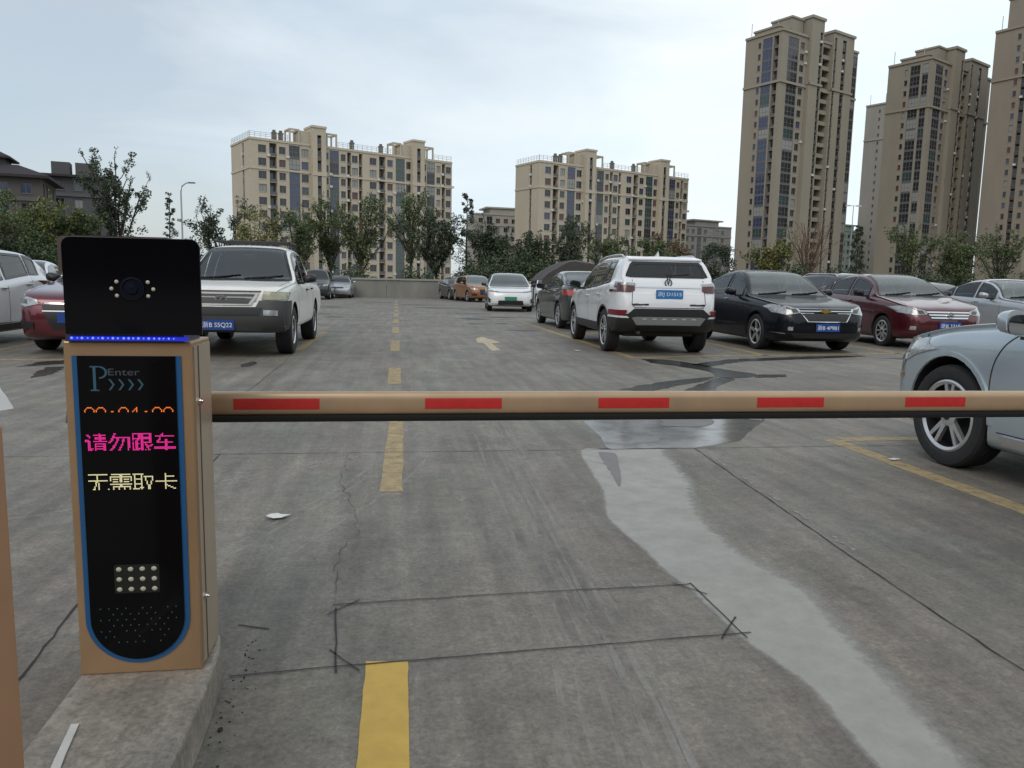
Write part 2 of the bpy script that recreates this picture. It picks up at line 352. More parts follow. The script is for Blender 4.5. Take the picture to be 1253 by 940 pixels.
# slab joints, saw cuts, cracks, tyre marks
M_JOINT = mat('joint_filler', (.028, .027, .026), .85)
ribbons('slab_joint', [[(-9, 4.97), (1.228, 4.957), (2.033, 4.965), (9, 5.0)], [(2.033, 4.959), (1.98, 4.247), (1.93, 3.54), (1.87, 2.765), (1.84, 2.261), (1.82, 1.6), (1.8, .5)],
    [(-1.021, .6), (-1.021, 2.173), (-1.063, 2.659), (-1.1, 4.97)],  [(-1.6, 4.97), (-1.45, 8), (-1.5, 11)], [(-.50, 2.44), (-.40, 2.40)]], .0055, .003, M_JOINT, wob=.5, amp=.002)
ribbons('joint_spall', [[(2.06, 4.9), (2.03, 4.45)], [(2.02, 4.25), (1.99, 3.95)], [(1.99, 3.8), (1.965, 3.35)], [(1.95, 3.1), (1.92, 2.9)]], .016, .0026, mat('chipped_edge', (.29, .28, .265), .9, alpha=(.0, 18, .40, .52, .9)), wob=.95, amp=.006, step=.03)
ribbons('saw_cut', [[(-.213, 2.566), (.4, 2.60), (1.069, 2.619), (1.09, 2.625)], [(-.46, 2.105), (-.208, 2.129), (.45, 2.17), (1.13, 2.212)], [(-.203, 2.538), (-.169, 2.092)], [(-.228, 2.488), (-.127, 2.598)], [(-.199, 2.238), (-.104, 2.099)], [(1.088, 2.630), (1.1, 2.176)], [(1.02, 2.64), (1.11, 2.523)], [(1.015, 2.178), (1.13, 2.328)]], .0056, .0042, mat('loop_sealant', (.012, .012, .012), .6), wob=.2, amp=.0012)
ribbons('crack', [[(-.302, 4.918), (-.313, 4.223), (-.212, 3.744), (-.162, 3.36), (-.229, 3.055), (-.214, 2.716), (-.219, 2.539)]], .0024, .0034, mat('crack_dark', (.082, .078, .071), .9), wob=.9, amp=.010, step=.045)
M_TYRE = mat('tyre_scuff', (.40, .385, .36), .75, alpha=(.0, 7, .40, .68, .5), stretch=(3, .4, 1))
tl = []
for dx, e in ((0, 0), (.025, 0), (-.045, .01), (-.10, .02), (.075, -.01), (.11, 0), (-.16, .02)):
    tl.append(smooth_line([(.85 + dx, 7.5), (.773 + dx, 6.28), (.706 + dx, 4.763), (.665 + dx + e, 3.673), (.64 + dx, 2.792), (.621 + dx, 2.128), (.573 + dx - e, 1.592), (.5 + dx, .9)], 5))
for s_ in (0, .05, .22): tl.append(smooth_line([(-1.5, 7.2 - s_), (-.7, 6.6 - s_), (.2, 5.9 - s_), (.9, 5.25 - s_), (1.4, 4.6 - s_)], 5))
for s_ in (0, .09): tl.append(smooth_line([(-2.2, 3.4 + s_), (-1.5, 3.8 + s_), (-.8, 4.3 + s_), (-.2, 4.9 + s_), (.5, 6 + s_)], 5))
for s_ in (0, .06, .3): tl.append(smooth_line([(-.8 + s_, 2.9), (-.55 + s_, 3.5), (-.2 + s_, 4.4), (0 + s_, 5.6), (.1 + s_, 8)], 5))
ribbons('tyre_mark', tl, .020, .0016, M_TYRE, wob=.25, amp=.0015)

# road paint
M_YEL = mat('yellow_paint_fresh', (.50, .325, .062), .6, var=.10, vscale=14, bump=.2, bscale=80)
M_YEL2 = mat('yellow_paint_worn', (.40, .30, .155), .65, var=.12, vscale=9, alpha=(.48, 13, .32, .60, .92))
def rect(x0, x1, y0, y1): return rough_poly([(x0, y0), (x1, y0), (x1, y1), (x0, y1)], .08, .0018)
flat('lane_dash', [rough_poly([(-.093, 1.25), (.026, 1.25), (.033, 2.141), (-.088, 2.155)], .04, .0007)], .0022, M_YEL)
ds = [[(-.09, 4.0), (.033, 3.995), (.055, 6.2), (-.055, 6.2)]]
for y0, y1 in ((8.36, 9.95), (12.4, 14.6), (16.7, 18.9), (20.9, 23.0), (24.9, 27.0), (29, 31), (33, 35), (37, 39), (41, 43), (45, 47)): ds.append([(-.10, y0), (.05, y0), (.05, y1), (-.10, y1)])
flat('lane_dashes', [rough_poly(d, .2, .003) for d in ds], .0022, M_YEL2)
flat('bay_lines', [rect(3.56, 3.70, 11.55, 22.2), rough_poly([(3.56, 11.40), (4.775, 11.76), (7.168, 12.2), (9.19, 12.65), (14, 13.3), (14, 13.45), (9.19, 12.8), (7.168, 12.35), (4.775, 11.91), (3.56, 11.54)], .15, .003),
    rough_poly([(6.03, 12.0), (6.17, 12.02), (6.38, 17), (6.24, 17)], .15, .003), rough_poly([(8.88, 12.55), (9.02, 12.57), (9.35, 17), (9.2, 17)], .15, .003), rough_poly([(11.6, 12.98), (11.75, 13.0), (12.1, 18), (11.95, 18)], .15, .003),
    rect(3.66, 6.2, 17.3, 17.45), rect(3.125, 3.255, .6, 5.2), rect(3.258, 7.2, 5.14, 5.265),
    rough_poly([(-9, 10.75), (-5.083, 10.72), (-3.6, 10.66), (-3.6, 10.79), (-5.083, 10.85), (-9, 10.88)], .15, .003), rough_poly([(-5.72, 10.9), (-5.58, 10.9), (-5.93, 16), (-6.07, 16)], .15, .003), rect(-1.60, -1.46, 12.4, 17), rect(-3.55, -3.42, 10.9, 17)], .0022, M_YEL2)
flat('direction_arrow', [rough_poly([(1.55, 12.55), (1.72, 12.75), (1.74, 14.2), (1.95, 14.35), (1.76, 15.9), (1.56, 15.3), (1.50, 14.3), (1.60, 14.25)], .12, .006)], .0022, mat('arrow_paint_worn', (.47, .38, .25), .65, var=.15, vscale=7, alpha=(.35, 8, .30, .48, 1.0)))

# dirt crumbs along the kerb
cb = MB()
for i in range(120):
    t = rn.random(); y = .8 + t * 1.55; x = -.452 + .032 * abs(rn.gauss(0, 1)) + .006
    s_ = rn.uniform(.0015, .0045) if rn.random() > .07 else rn.uniform(.005, .009)
    cb.ico((x, y, s_ * .3), s_ * .8, 1, 0, (rn.uniform(.7, 1.6), rn.uniform(.7, 1.8), .45))
kind(cb.build('dirt_crumbs', mat('dirt', (.025, .02, .015), .95)), 'stuff')

# ------------------------------------------------------------------ far parapet wall
M_CONC = mat('parapet_concrete', (.20, .195, .175), .85, var=.18, vscale=1.2, bump=.3, bscale=20, stretch=(1, 1, .35))
M_CONC2 = mat('parapet_coping', (.27, .265, .24), .8, var=.12, vscale=2)
w = thing('parapet_wall', 'long low grey concrete wall closing the far end of the car park', 'wall', (0, 54.5, 0))
pm = MB(); x = -34.0
while x < 60:
    pm.box(x, x + 3.68, -.12, .12, 0, 1.20); x += 3.7
pm.build('panel', M_CONC, w)
cm = MB(); cm.box(-34, 60.2, -.2, .2, 1.203, 1.33); cm.build('coping', M_CONC2, w)
pp = MB(); x = -34.0
while x < 60.5:
    pp.box(x - .14, x + .12, -.17, .17, 0, 1.20); x += 7.4
pp.build('pilaster', M_CONC2, w)

# ------------------------------------------------------------------ buildings
M_GL = {'dark': mat('window_glass_dark', (.018, .021, .026), .08, spec=.6), 'blue': mat('window_glass_blue', (.03, .045, .10), .08, spec=.7),
        'green': mat('window_glass_green', (.025, .055, .055), .08, spec=.7), 'red': mat('window_curtain_red', (.10, .045, .04), .3),
        'pale': mat('window_curtain_pale', (.24, .25, .24), .3)}
M_FR = mat('window_frame_grey', (.16, .15, .145), .5); M_FRW = mat('window_frame_white', (.5, .5, .48), .5)
_WM = {}
def window_mesh(w, h, k, nm):
    key = (round(w, 2), round(h, 2), k, nm)
    if key in _WM: return _WM[key]
    mb = MB(); f = .07; fi = 1
    mb.quad((0, 0, 0), (w, 0, 0), (w, 0, h), (0, 0, h), 0)
    for (a, b, c, d) in ((0, w, 0, f), (0, w, h - f, h), (0, f, f, h - f), (w - f, w, f, h - f)): mb.box(a, b, -.06, .0, c, d, fi)
    for i in range(1, nm): xx = w * i / nm; mb.box(xx - f / 2, xx + f / 2, -.055, .0, f, h - f, fi)
    if h > 1.9: mb.box(f, w - f, -.05, 0, h * .42, h * .42 + f, fi)
    _WM[key] = mb.mesh('window', [M_GL[k], M_FR]); return _WM[key]
class Facade:
    def __init__(s, M, wall, dark, wins): s.M = M; s.w = wall; s.d = dark; s.wins = wins
    def q(s, u0, z0, u1, z1, d, mb=None, mi=0):
        P = [s.M @ Vector(p) for p in ((u0, d, z0), (u1, d, z0), (u1, d, z1), (u0, d, z1))]; (mb or s.w).quad(*P, mi=mi)
    def side(s, u, z0, z1, d0, d1, mb=None, mi=0):
        P = [s.M @ Vector(p) for p in ((u, d0, z0), (u, d1, z0), (u, d1, z1), (u, d0, z1))]; (mb or s.w).quad(*P, mi=mi)
    def flat(s, u0, u1, z, d0, d1, mb=None, mi=0):
        P = [s.M @ Vector(p) for p in ((u0, d0, z), (u1, d0, z), (u1, d1, z), (u0, d1, z))]; (mb or s.w).quad(*P, mi=mi)
    def box(s, u0, u1, d0, d1, z0, z1, mb=None, mi=0):
        mb = mb or s.w
        vs = [s.M @ Vector((u, d, z)) for z in (z0, z1) for d in (d0, d1) for u in (u0, u1)]
        mb.add(vs, [(0, 2, 3, 1), (4, 5, 7, 6), (0, 1, 5, 4), (2, 6, 7, 3), (0, 4, 6, 2), (1, 3, 7, 5)], mi)
    def win(s, u, z, d, w, h, k, nm): s.wins.append((s.M @ Matrix.Translation((u, d, z)), w, h, k, nm))
    def run(s, W, z0, nf, fh, cols, top, rng):
        cols = sorted(cols, key=lambda c: c[1]); u = 0; zt = z0 + nf * fh
        for c in cols:
            if c[1] > u + .01: s.q(u, z0, c[1], top, 0)
            u = c[2]; t, u0, u1 = c[:3]; w = u1 - u0
            s.q(u0, zt, u1, top, 0)
            if t == 'win':
                sill, h = c[3], c[4]; dp = .22
                for f in range(nf):
                    zb = z0 + f * fh
                    s.q(u0, zb, u1, zb + sill, 0); s.q(u0, zb + sill + h, u1, zb + fh, 0)
                    s.side(u0, zb + sill, zb + sill + h, 0, dp); s.side(u1, zb + sill, zb + sill + h, 0, dp)
                    s.flat(u0, u1, zb + sill, 0, dp); s.flat(u0, u1, zb + sill + h, 0, dp)
                    s.box(u0 - .08, u1 + .08, -.08, .0, zb + sill - .12, zb + sill - .005, mi=1)
                    if h > 1.55 and rng.random() < .28: s.box(u1 + .12, u1 + .85, -.38, -.005, zb + sill - .75, zb + sill - .2, mi=4)
                    s.win(u0, zb + sill, dp, w, h, rng.choice(['dark'] * 5 + ['green', 'blue', 'red', 'pale']), 2 if w > 1 else 1)
            elif t == 'glass':
                k0 = c[3]; dp = .35
                s.side(u0, z0, zt, 0, dp); s.side(u1, z0, zt, 0, dp); s.q(u0, z0, u1, zt, dp + .02, s.d)
                s.flat(u0, u1, zt, 0, dp)
                for f in range(nf):
                    zb = z0 + f * fh; s.box(u0 + .01, u1 - .01, .1, dp, zb, zb + .42, mi=2)
                    s.win(u0 + .02, zb + .43, .14, w - .04, fh - .46, rng.choice([k0] * 5 + ['dark', 'pale', 'green']), 3 if w > 2 else 2)
            elif t in ('recess', 'open'):
                dp = c[3]
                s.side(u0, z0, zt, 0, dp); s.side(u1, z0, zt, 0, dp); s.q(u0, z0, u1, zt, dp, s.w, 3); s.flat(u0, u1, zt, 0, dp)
                for f in range(nf):
                    zb = z0 + f * fh
                    if t == 'open':
                        s.box(u0 + .01, u1 - .01, .15, dp - .01, zb - .12, zb + .1, mi=0); s.box(u0 + .01, u1 - .01, .16, .26, zb + .1, zb + .95, mi=0)
                        s.win(u0 + .3, zb + .9, dp - .05, w - .6, 1.3, 'dark', 2)
                    else:
                        s.box(u0 + .01, u1 - .01, .25, dp - .01, zb - .05, zb + .06, mi=0)
                        s.box(u0 + .01, u1 - .01, .25, .30, zb + .06, zb + .75, mi=2)
                        s.win(u0 + .15, zb + .85, dp - .05, w - .3, 1.4, rng.choice(['dark'] * 3 + ['blue', 'red']), 1)
                        if rng.random() < .5: s.box(u0 + w * .25, u0 + w * .25 + .75, .32, .62, zb + .08, zb + .6, mi=4)
            elif t == 'slit':
                dp = .5
                s.side(u0, z0, zt, 0, dp); s.side(u1, z0, zt, 0, dp); s.q(u0, z0, u1, zt, dp, s.d); s.flat(u0, u1, zt, 0, dp)
                for f in range(nf):
                    zb = z0 + f * fh; s.box(u0 + .01, u1 - .01, .08, dp - .01, zb, zb + .9, mi=3)
                    s.win(u0 + .01, zb + .92, .3, w - .02, 1.4, 'dark', 1)
                    if rng.random() < .18: s.box(u0 + .05, u0 + .75, -.3, .06, zb + .2, zb + .75, mi=4)
        if u < W - .01: s.q(u, z0, W, top, 0)
    def band(s, z, W, pr=.25, h=.5, u0=0): s.box(u0 - .02, W + .02, -pr, -.003, z, z + h, mi=1)
def emit_windows(root, wins):
    wins = sorted(wins, key=lambda q: -(q[0].translation.z))
    lim = 100 if len(wins) > 100 else len(wins)
    for (m, w, h, k, nm) in wins[:lim]:
        o = link('window', window_mesh(w, h, k, nm), root); o.matrix_local = m
    if len(wins) > lim:
        mb = MB(); ks = list(M_GL)
        for (m, w, h, k, nm) in wins[lim:]:
            me = window_mesh(w, h, k, nm); o = len(mb.v); mb.v += [tuple(m @ v.co) for v in me.vertices]
            for p in me.polygons: mb.f.append(tuple(i + o for i in p.vertices)); mb.m.append(5 if p.material_index else ks.index(k))
        kind(mb.build('window', [M_GL[k] for k in ks] + [M_FR], root, fixn=False), 'stuff')
def wall_mats(base, trim, tag_):
    return [mat('stucco_' + tag_, base, .85, var=.07, vscale=.25, stretch=(1, 1, .3)), mat('trim_' + tag_, trim, .8, var=.05, vscale=.5),
            mat('spandrel_' + tag_, (.10, .10, .11), .5), mat('shaded_recess_' + tag_, [c * .30 for c in base], .85), mat('air_conditioner_white', (.55, .55, .53), .5)]  # recess walls: wall colour darkened to carry their shade
FRONT = Matrix.Identity(4)
def left_face(D): return Matrix(((0, 1, 0, 0), (-1, 0, 0, D), (0, 0, 1, 0), (0, 0, 0, 1)))   # u runs from the back corner to the front corner
def close_box(mb, W, D, top, z0=0, left=False):
    mb.quad((W, 0, z0), (W, D, z0), (W, D, top), (W, 0, top)); mb.quad((W, D, z0), (0, D, z0), (0, D, top), (W, D, top)); mb.quad((0, 0, top - .6), (W, 0, top - .6), (W, D, top - .6), (0, D, top - .6))
    if left: mb.quad((0, D, z0), (0, 0, z0), (0, 0, top), (0, D, top))
M_RAIL = mat('roof_railing', (.32, .32, .33), .5)
def slab_block(name, label, loc, rz, W, D, nf, fh, seed, base, unit, mirror_frames=True):
    """eleven storey slab of two stair units"""
    rng = random.Random(seed); root = thing(name, label, 'apartment block', loc, rz, 'mid rise apartment blocks behind the trees')
    mats = wall_mats(base, [c * 1.08 for c in base], name + str(seed)); wall = MB(); dark = MB(); wins = []
    top = nf * fh + .9; F = Facade(FRONT, wall, dark, wins); cols = []; towers = []
    uw = W / 2
    for k in range(2):
        o = k * uw; s_ = uw / 26.0
        a = lambda v: o + v * s_
        st = 0 if k == 0 else .9
        if k: cols.append(('recess', a(0), a(.9), 1.6))
        cols += [('win', a(st + 1.9), a(st + 3.7), .6, 1.75), ('recess', a(st + 4.4), a(st + 6.1), 1.5), ('win', a(st + 6.6), a(st + 8.1), .65, 1.7),
                 ('glass', a(st + 8.9), a(st + 11.4), rng.choice(['blue', 'green'])), ('win', a(st + 11.8), a(st + 13.5), .6, 1.85),
                 ('win', a(17.5), a(18.3), .7, 1.6), ('glass', a(18.6), a(20.9), rng.choice(['blue', 'dark'])), ('win', a(21.4), a(22.6), .7, 1.65), ('recess', a(23.0), a(24.0), 1.3), ('win', a(24.2), a(25.7), .6, 1.75)]
        towers.append((a(14.0), a(17.3)))
    F.run(W, 0, nf, fh, cols, top, rng)
    FL = Facade(left_face(D), wall, dark, wins)
    FL.run(D, 0, nf, fh, [('slit', D * .62, D * .70)], top, rng)
    for zb in ((nf - 2) * fh - .25, nf * fh + .35):
        FL.band(zb, D, .18, .45)
        u = 0
        for (t0, t1) in towers: F.box(u, t0 - .0, -.18, -.003, zb, zb + .45, mi=1); u = t1
        F.box(u, W, -.18, -.003, zb, zb + .45, mi=1)
    close_box(wall, W, D, top)
    wall.build('wall', mats, root); dark.build('window_backing', mat('dark_interior', (.012, .012, .014), .9), root)
    for (t0, t1) in towers:          # projecting stair tower, taller than the roof
        tb = MB(); td = MB(); tw = []; T = Facade(Matrix.Translation((t0, -1.2, 0)), tb, td, tw); w_ = t1 - t0; th = top + 4.2
        T.run(w_, 0, nf + 1, fh, [('slit', w_ * .36, w_ * .66)], th, rng)
        tb.quad((t0, -1.2, 0), (t0, 4, 0), (t0, 4, th), (t0, -1.2, th)); tb.quad((t1, -1.2, 0), (t1, 4, 0), (t1, 4, th), (t1, -1.2, th))
        tb.quad((t0, 4, top - .5), (t1, 4, top - .5), (t1, 4, th), (t0, 4, th)); tb.quad((t0, -1.2, th), (t1, -1.2, th), (t1, 4, th), (t0, 4, th))
        T.box(-.15, w_ + .15, -.2, 5.3, th - .45, th + .05, mi=1); T.box(-.08, w_ + .08, -.14, -.003, (nf - 2) * fh - .6, (nf - 2) * fh + .3, mi=1)
        tb.build('stair_tower', mats, root); td.build('window_backing', mat('dark_interior', (.012, .012, .014), .9), root); wins += tw
        lb = MB(); lb.box(t0 - 2.6, t0 - .02, .4, 4.5, top - .5, top + 2.9); lb.build('roof_room', mats, root)
        for (f0, f1) in ((t0 - 5.2, t0 - 2.7), (t1 + .6, t1 + 3.4)):
            fb = MB()
            for yy in (.05, 3.2):
                fb.box(f0, f0 + .35, yy, yy + .35, top - .5, top + 2.7); fb.box(f1 - .35, f1, yy, yy + .35, top - .5, top + 2.7); fb.box(f0, f1, yy - .01, yy + .36, top + 2.7, top + 3.1)
            fb.box(f0 + .01, f0 + .34, .42, 3.19, top + 2.71, top + 3.09); fb.box(f1 - .34, f1 - .01, .42, 3.19, top + 2.71, top + 3.09)
            fb.build('roof_frame', mats, root)
    for (a0, a1) in ((0, towers[0][0] - 5.4), (towers[0][1] + 3.6, towers[1][0] - 5.4), (towers[1][1] + 3.6, W)):
        rb = MB()
        for zz in (top + .5, top + .9, top + 1.3): rb.tube([(a0, .1, zz), (a1, .1, zz)], .035, 4)
        x_ = a0
        while x_ <= a1: rb.box(x_ - .035, x_ + .035, .065, .135, top, top + 1.3); x_ += 1.3
        if a0 == 0:
            for zz in (top + .5, top + .9, top + 1.3): rb.tube([(.1, .1, zz), (.1, D, zz)], .035, 4)
            y_ = .1
            while y_ < D: rb.box(.065, .135, y_ - .035, y_ + .035, top, top + 1.3); y_ += 1.3
        rb.build('roof_railing', M_RAIL, root)
    for u in (6.0, 7.6, uw + 6.5, uw - 1.5):
        ch = MB(); ch.box(u, u + .9, 1.5, 2.4, top - .5, top + 1.7); ch.box(u - .12, u + 1.02, 1.38, 2.52, top + 1.7, top + 1.95); ch.box(u + .15, u + .75, 1.65, 2.25, top + 1.95, top + 2.5); ch.build('chimney', mats[3], root)
    emit_windows(root, wins); return root
slab_block('apartment_block', 'beige slab block with glazed balconies furthest left of the two mid rises', (-33.64, 190, 0), math.atan2(.457, .889), 54.5, 14.5, 11, 2.98, 3, (.44, .39, .305), 26)
slab_block('apartment_block', 'beige slab block with blank end wall rising behind the white rear facing car', (37.095, 205, 0), math.atan2(.405, .914), 54.4, 11.5, 11, 2.98, 8, (.42, .375, .295), 26)

def tower(name, label, loc, rz, W, D, nf, seed, base, front, left, blocks, roof, fh=2.95):
    rng = random.Random(seed); root = thing(name, label, 'tower block', loc, rz, 'high rise residential towers')
    mats = wall_mats(base, [c * 1.1 for c in base], name + str(seed)); wall = MB(); dark = MB(); wins = []
    top = nf * fh + 1.4; M_DI = mat('dark_interior', (.012, .012, .014), .9)
    F = Facade(FRONT, wall, dark, wins); F.run(W, 0, nf, fh, front, top, rng)
    FL = Facade(left_face(D), wall, dark, wins); FL.run(D, 0, nf, fh, left, top, rng)
    zs = ((nf - 4) * fh - .3, top - .5)
    for zb in zs:
        FL.band(zb, D, .35, .6); u = -.33
        for b in blocks: F.box(u, b[0] - .01, -.35, -.003, zb, zb + .6, mi=1); u = b[1] + .01
        if u < W: F.box(u, W, -.35, -.003, zb, zb + .6, mi=1)
    close_box(wall, W, D, top)
    wall.build('wall', mats, root); dark.build('window_backing', M_DI, root)
    for (b0, b1, pr, extra, slits) in blocks:
        tb = MB(); td = MB(); T = Facade(Matrix.Translation((b0, -pr, 0)), tb, td, wins); w_ = b1 - b0; th = top + extra
        T.run(w_, 0, nf + 1, fh, [('slit', p, q_) for p, q_ in slits], th, rng)
        for xx in (b0, b1): tb.quad((xx, -pr, 0), (xx, 5, 0), (xx, 5, th), (xx, -pr, th))
        tb.quad((b0, 5, top - 1), (b1, 5, top - 1), (b1, 5, th), (b0, 5, th)); tb.quad((b0, -pr, th), (b1, -pr, th), (b1, 5, th), (b0, 5, th))
        T.box(-.3, w_ + .3, -.35, 5.3 + pr, th - .6, th + .1, mi=1); T.box(-.25, w_ + .25, -.3, -.003, zs[0] + .9, zs[0] + 1.5, mi=1)
        T.box(-.25, -.003, -.3, pr - .4, zs[0] + .9, zs[0] + 1.5, mi=1)
        tb.build('projecting_bay', mats, root); td.build('window_backing', M_DI, root)
    for (x0, x1, y0, y1, h) in roof:
        rb = MB(); rb.box(x0, x1, y0, y1, top - .7, top + h); rb.box(x0 - .25, x1 + .25, y0 - .25, y1 + .25, top + h, top + h + .5, 1); rb.build('roof_room', mats, root)
    for (x_, y_) in ((3.0, 4.0), (1.0, D - 1)):
        a = MB(); a.tube([(x_, y_, top - .5), (x_, y_, top + 4)], .09, 5); a.build('lightning_rod', M_RAIL, root)
    emit_windows(root, wins); return root
TB = (.252, .226, .180)
tower('tower_block', 'tallest beige tower standing alone left of the other high rises', (100.5, 200, 0), math.atan2(.436, .9), 34.4, 12, 23, 11, TB,
      [('glass', 2.6, 7.0, 'dark'), ('win', 7.8, 9.6, .6, 1.75), ('open', 16.45, 21.35, 2.0), ('glass', 31.2, 34.2, 'dark')],
      [('win', 4.3, 5.2, .8, 1.5), ('glass', 5.8, 8.9, 'blue'), ('recess', 9.3, 10.9, 1.1)],
      [(10.9, 16.4, 1.0, 5.2, [(3.9, 5.1)]), (21.4, 31.0, .8, 3.4, [(.5, 1.5), (4.2, 6.0)])], [(1, 10, 2, 10, 1.2), (5.5, 10.5, 1.5, 8, 4.2)])
tower('tower_block', 'beige tower with a stepped glazed corner between the lone tower and the frame edge', (147.9, 205, 0), math.atan2(.465, .885), 36.6, 12.5, 22, 12, (.240, .214, .170),
      [('glass', 2.4, 6.6, 'dark'), ('win', 7.6, 9.4, .6, 1.75), ('open', 16.65, 21.15, 2.0), ('recess', 33, 34.6, 1)],
      [('win', 4.9, 5.8, .8, 1.5), ('glass', 6.5, 9.3, 'dark'), ('glass', 9.9, 11.6, 'dark')],
      [(11.0, 16.6, 1.0, 4.6, [(4.0, 5.2)]), (21.2, 32.6, .8, 3.2, [(.5, 1.5), (5.4, 7.2)])], [(2, 10, 2, 10, 1.3), (6, 10.5, 1.5, 8, 4.0)])
tower('tower_block', 'slim pale tower peeking out behind the left side of the stepped glazed corner tower', (184.5, 277, 0), math.atan2(.465, .885), 20, 10, 24, 13, (.26, .245, .215),
      [('glass', 2, 5, 'dark'), ('win', 8, 9, .9, 1.3)], [('win', 5.2, 5.9, .9, 1.2), ('win', 8.0, 8.8, .9, 1.2)], [], [])
tower('tower_block', 'beige tower cut off by the right edge of the photo', (167.2, 188.0, 0), math.atan2(.4, .916), 34, 12.5, 24, 14, (.236, .205, .162),
      [('glass', 3.2, 6.6, 'dark'), ('win', 7.8, 9.0, .9, 1.3), ('open', 17.8, 21.4, 2.4)],
      [('win', 5.8, 6.7, .8, 1.5), ('slit', 7.7, 8.9), ('win', 10.0, 11.0, .8, 1.5)],
      [(11.0, 17.6, 2.2, 4.6, [(5.4, 6.2)])], [(.8, 9, 1.5, 10, 7.5)])
def low_block(label, loc, rz, W, D, nf, base, seed):
    rng = random.Random(seed); root = thing('low_apartment_block', label, 'apartment block', loc, rz, 'distant lower apartment blocks')
    mats = wall_mats(base, [c * 1.08 for c in base], 'low' + str(seed)); wall = MB(); dark = MB(); wins = []; top = nf * 2.95 + 1
    cols = []; u = 1.2
    while u < W - 3:
        cols.append(('win', u, u + 1.5, .8, 1.5)); u += 2.8
        if u < W - 4 and rng.random() < .5: cols.append(('glass', u, u + 2, 'dark')); u += 3.2
    F = Facade(FRONT, wall, dark, wins); F.run(W, 0, nf, 2.95, cols, top, rng); F.band(top - .5, W); F.band((nf - 1) * 2.95 - .2, W)
    close_box(wall, W, D, top, left=True); wall.build('wall', mats, root); dark.build('window_backing', mat('dark_interior', (.012, .012, .014), .9), root)
    rb = MB(); rb.box(W * .3, W * .78, 1.5, D - 1, top - .6, top + 1.8); rb.box(W * .22, W * .86, 1, D - .5, top + 1.8, top + 2.3, 1); rb.build('roof_room', mats, root)
    emit_windows(root, wins); return root
low_block('pale grey low block glimpsed between the two beige slab blocks', (26.0, 262, 0), R(8), 18.5, 12, 8, (.30, .285, .25), 21)
low_block('grey low block with flat overhanging roof left of the lone tower', (106.0, 280, 0), R(20), 24, 12, 8, (.24, .23, .21), 22)
low_block('small grey green block glimpsed right of the lone tower', (168, 280, 0), R(24), 16, 12, 8, (.22, .26, .235), 23)

def eaves_house(label, loc, rz, W, D, nf, base, seed, hip=True):
    rng = random.Random(seed); root = thing('tiled_roof_block', label, 'apartment block', loc, rz, 'dark blocks at the far left')
    mats = wall_mats(base, [c * 1.15 for c in base], 'eaves' + str(seed)); wall = MB(); dark = MB(); wins = []; fh = 2.85; top = nf * fh + .4
    cols = []; u = 1.0
    while u < W - 2.4: cols.append(('win', u, u + 1.3, .8, 1.5)); u += 2.7
    F = Facade(FRONT, wall, dark, wins); F.run(W, 0, nf, fh, cols, top, rng); F.band((nf - 1) * fh - .2, W)
    # right hand face
    Mr = Matrix(((0, -1, 0, W), (1, 0, 0, 0), (0, 0, 1, 0), (0, 0, 0, 1))); FR_ = Facade(Mr, wall, dark, wins)
    cols = []; u = 1.0
    while u < D - 2.4: cols.append(('win', u, u + 1.2, .8, 1.5)); u += 2.6
    FR_.run(D, 0, nf, fh, cols, top, rng)
    wall.quad((0, D, 0), (0, 0, 0), (0, 0, top), (0, D, top)); wall.quad((W, D, 0), (0, D, 0), (0, D, top), (W, D, top))
    wall.build('wall', mats, root)
    rf = MB(); e = 1.1; rise = 1.7 if hip else .5; a = [(-e, -e, top), (W + e, -e, top), (W + e, D + e, top), (-e, D + e, top)]; i_ = 3.2
    b = [(i_, i_, top + rise), (W - i_, i_, top + rise), (W - i_, D - i_, top + rise), (i_, D - i_, top + rise)]; lo = [(x, y, z - .35) for x, y, z in a]
    rf.add(lo + a + b, [(3, 2, 1, 0)] + [(k, (k + 1) % 4, 4 + (k + 1) % 4, 4 + k) for k in range(4)] + [(4 + k, 4 + (k + 1) % 4, 8 + (k + 1) % 4, 8 + k) for k in range(4)] + [(8, 9, 10, 11)])
    rf.build('roof', mat('dark_roof_tile', (.030, .024, .028), .85, var=.2, vscale=3), root)
    if hip:
        pv = MB(); z1 = top + rise; pv.box(W * .35, W * .75, D * .3, D * .7, z1 - .3, z1 + .8); pv.build('roof_room', mats, root)
        p2 = MB(); x0, x1, y0, y1 = W * .35 - .9, W * .75 + .9, D * .3 - .9, D * .7 + .9; z2 = z1 + .8
        p2.add([(x0, y0, z2), (x1, y0, z2), (x1, y1, z2), (x0, y1, z2), (x0, y0, z2 + .25), (x1, y0, z2 + .25), (x1, y1, z2 + .25), (x0, y1, z2 + .25), (x0 + 2, y0 + 2, z2 + 1.3), (x1 - 2, y0 + 2, z2 + 1.3), (x1 - 2, y1 - 2, z2 + 1.3), (x0 + 2, y1 - 2, z2 + 1.3)],
               [(3, 2, 1, 0)] + [(k, (k + 1) % 4, 4 + (k + 1) % 4, 4 + k) for k in range(4)] + [(4 + k, 4 + (k + 1) % 4, 8 + (k + 1) % 4, 8 + k) for k in range(4)] + [(8, 9, 10, 11)])
        p2.build('upper_roof', mat('dark_roof_tile', (.030, .024, .028), .85), root)
    else:
        pv = MB(); pv.box(.5, 3.2, 1, 4, top, top + 2.2); pv.box(4.0, 6.6, 1, 4, top + .2, top + 2.2); pv.build('roof_room', mats, root)
    emit_windows(root, wins); return root
eaves_house('dark brown block with tiered hipped roof at the left edge', (-68.0, 113.2, 0), R(14), 19.8, 12, 5, (.085, .078, .075), 31)
eaves_house('dark grey block with flat stair boxes on its roof behind the tall left tree', (-56.6, 139, 0), R(14), 8.4, 9, 6, (.075, .075, .078), 32, hip=False)

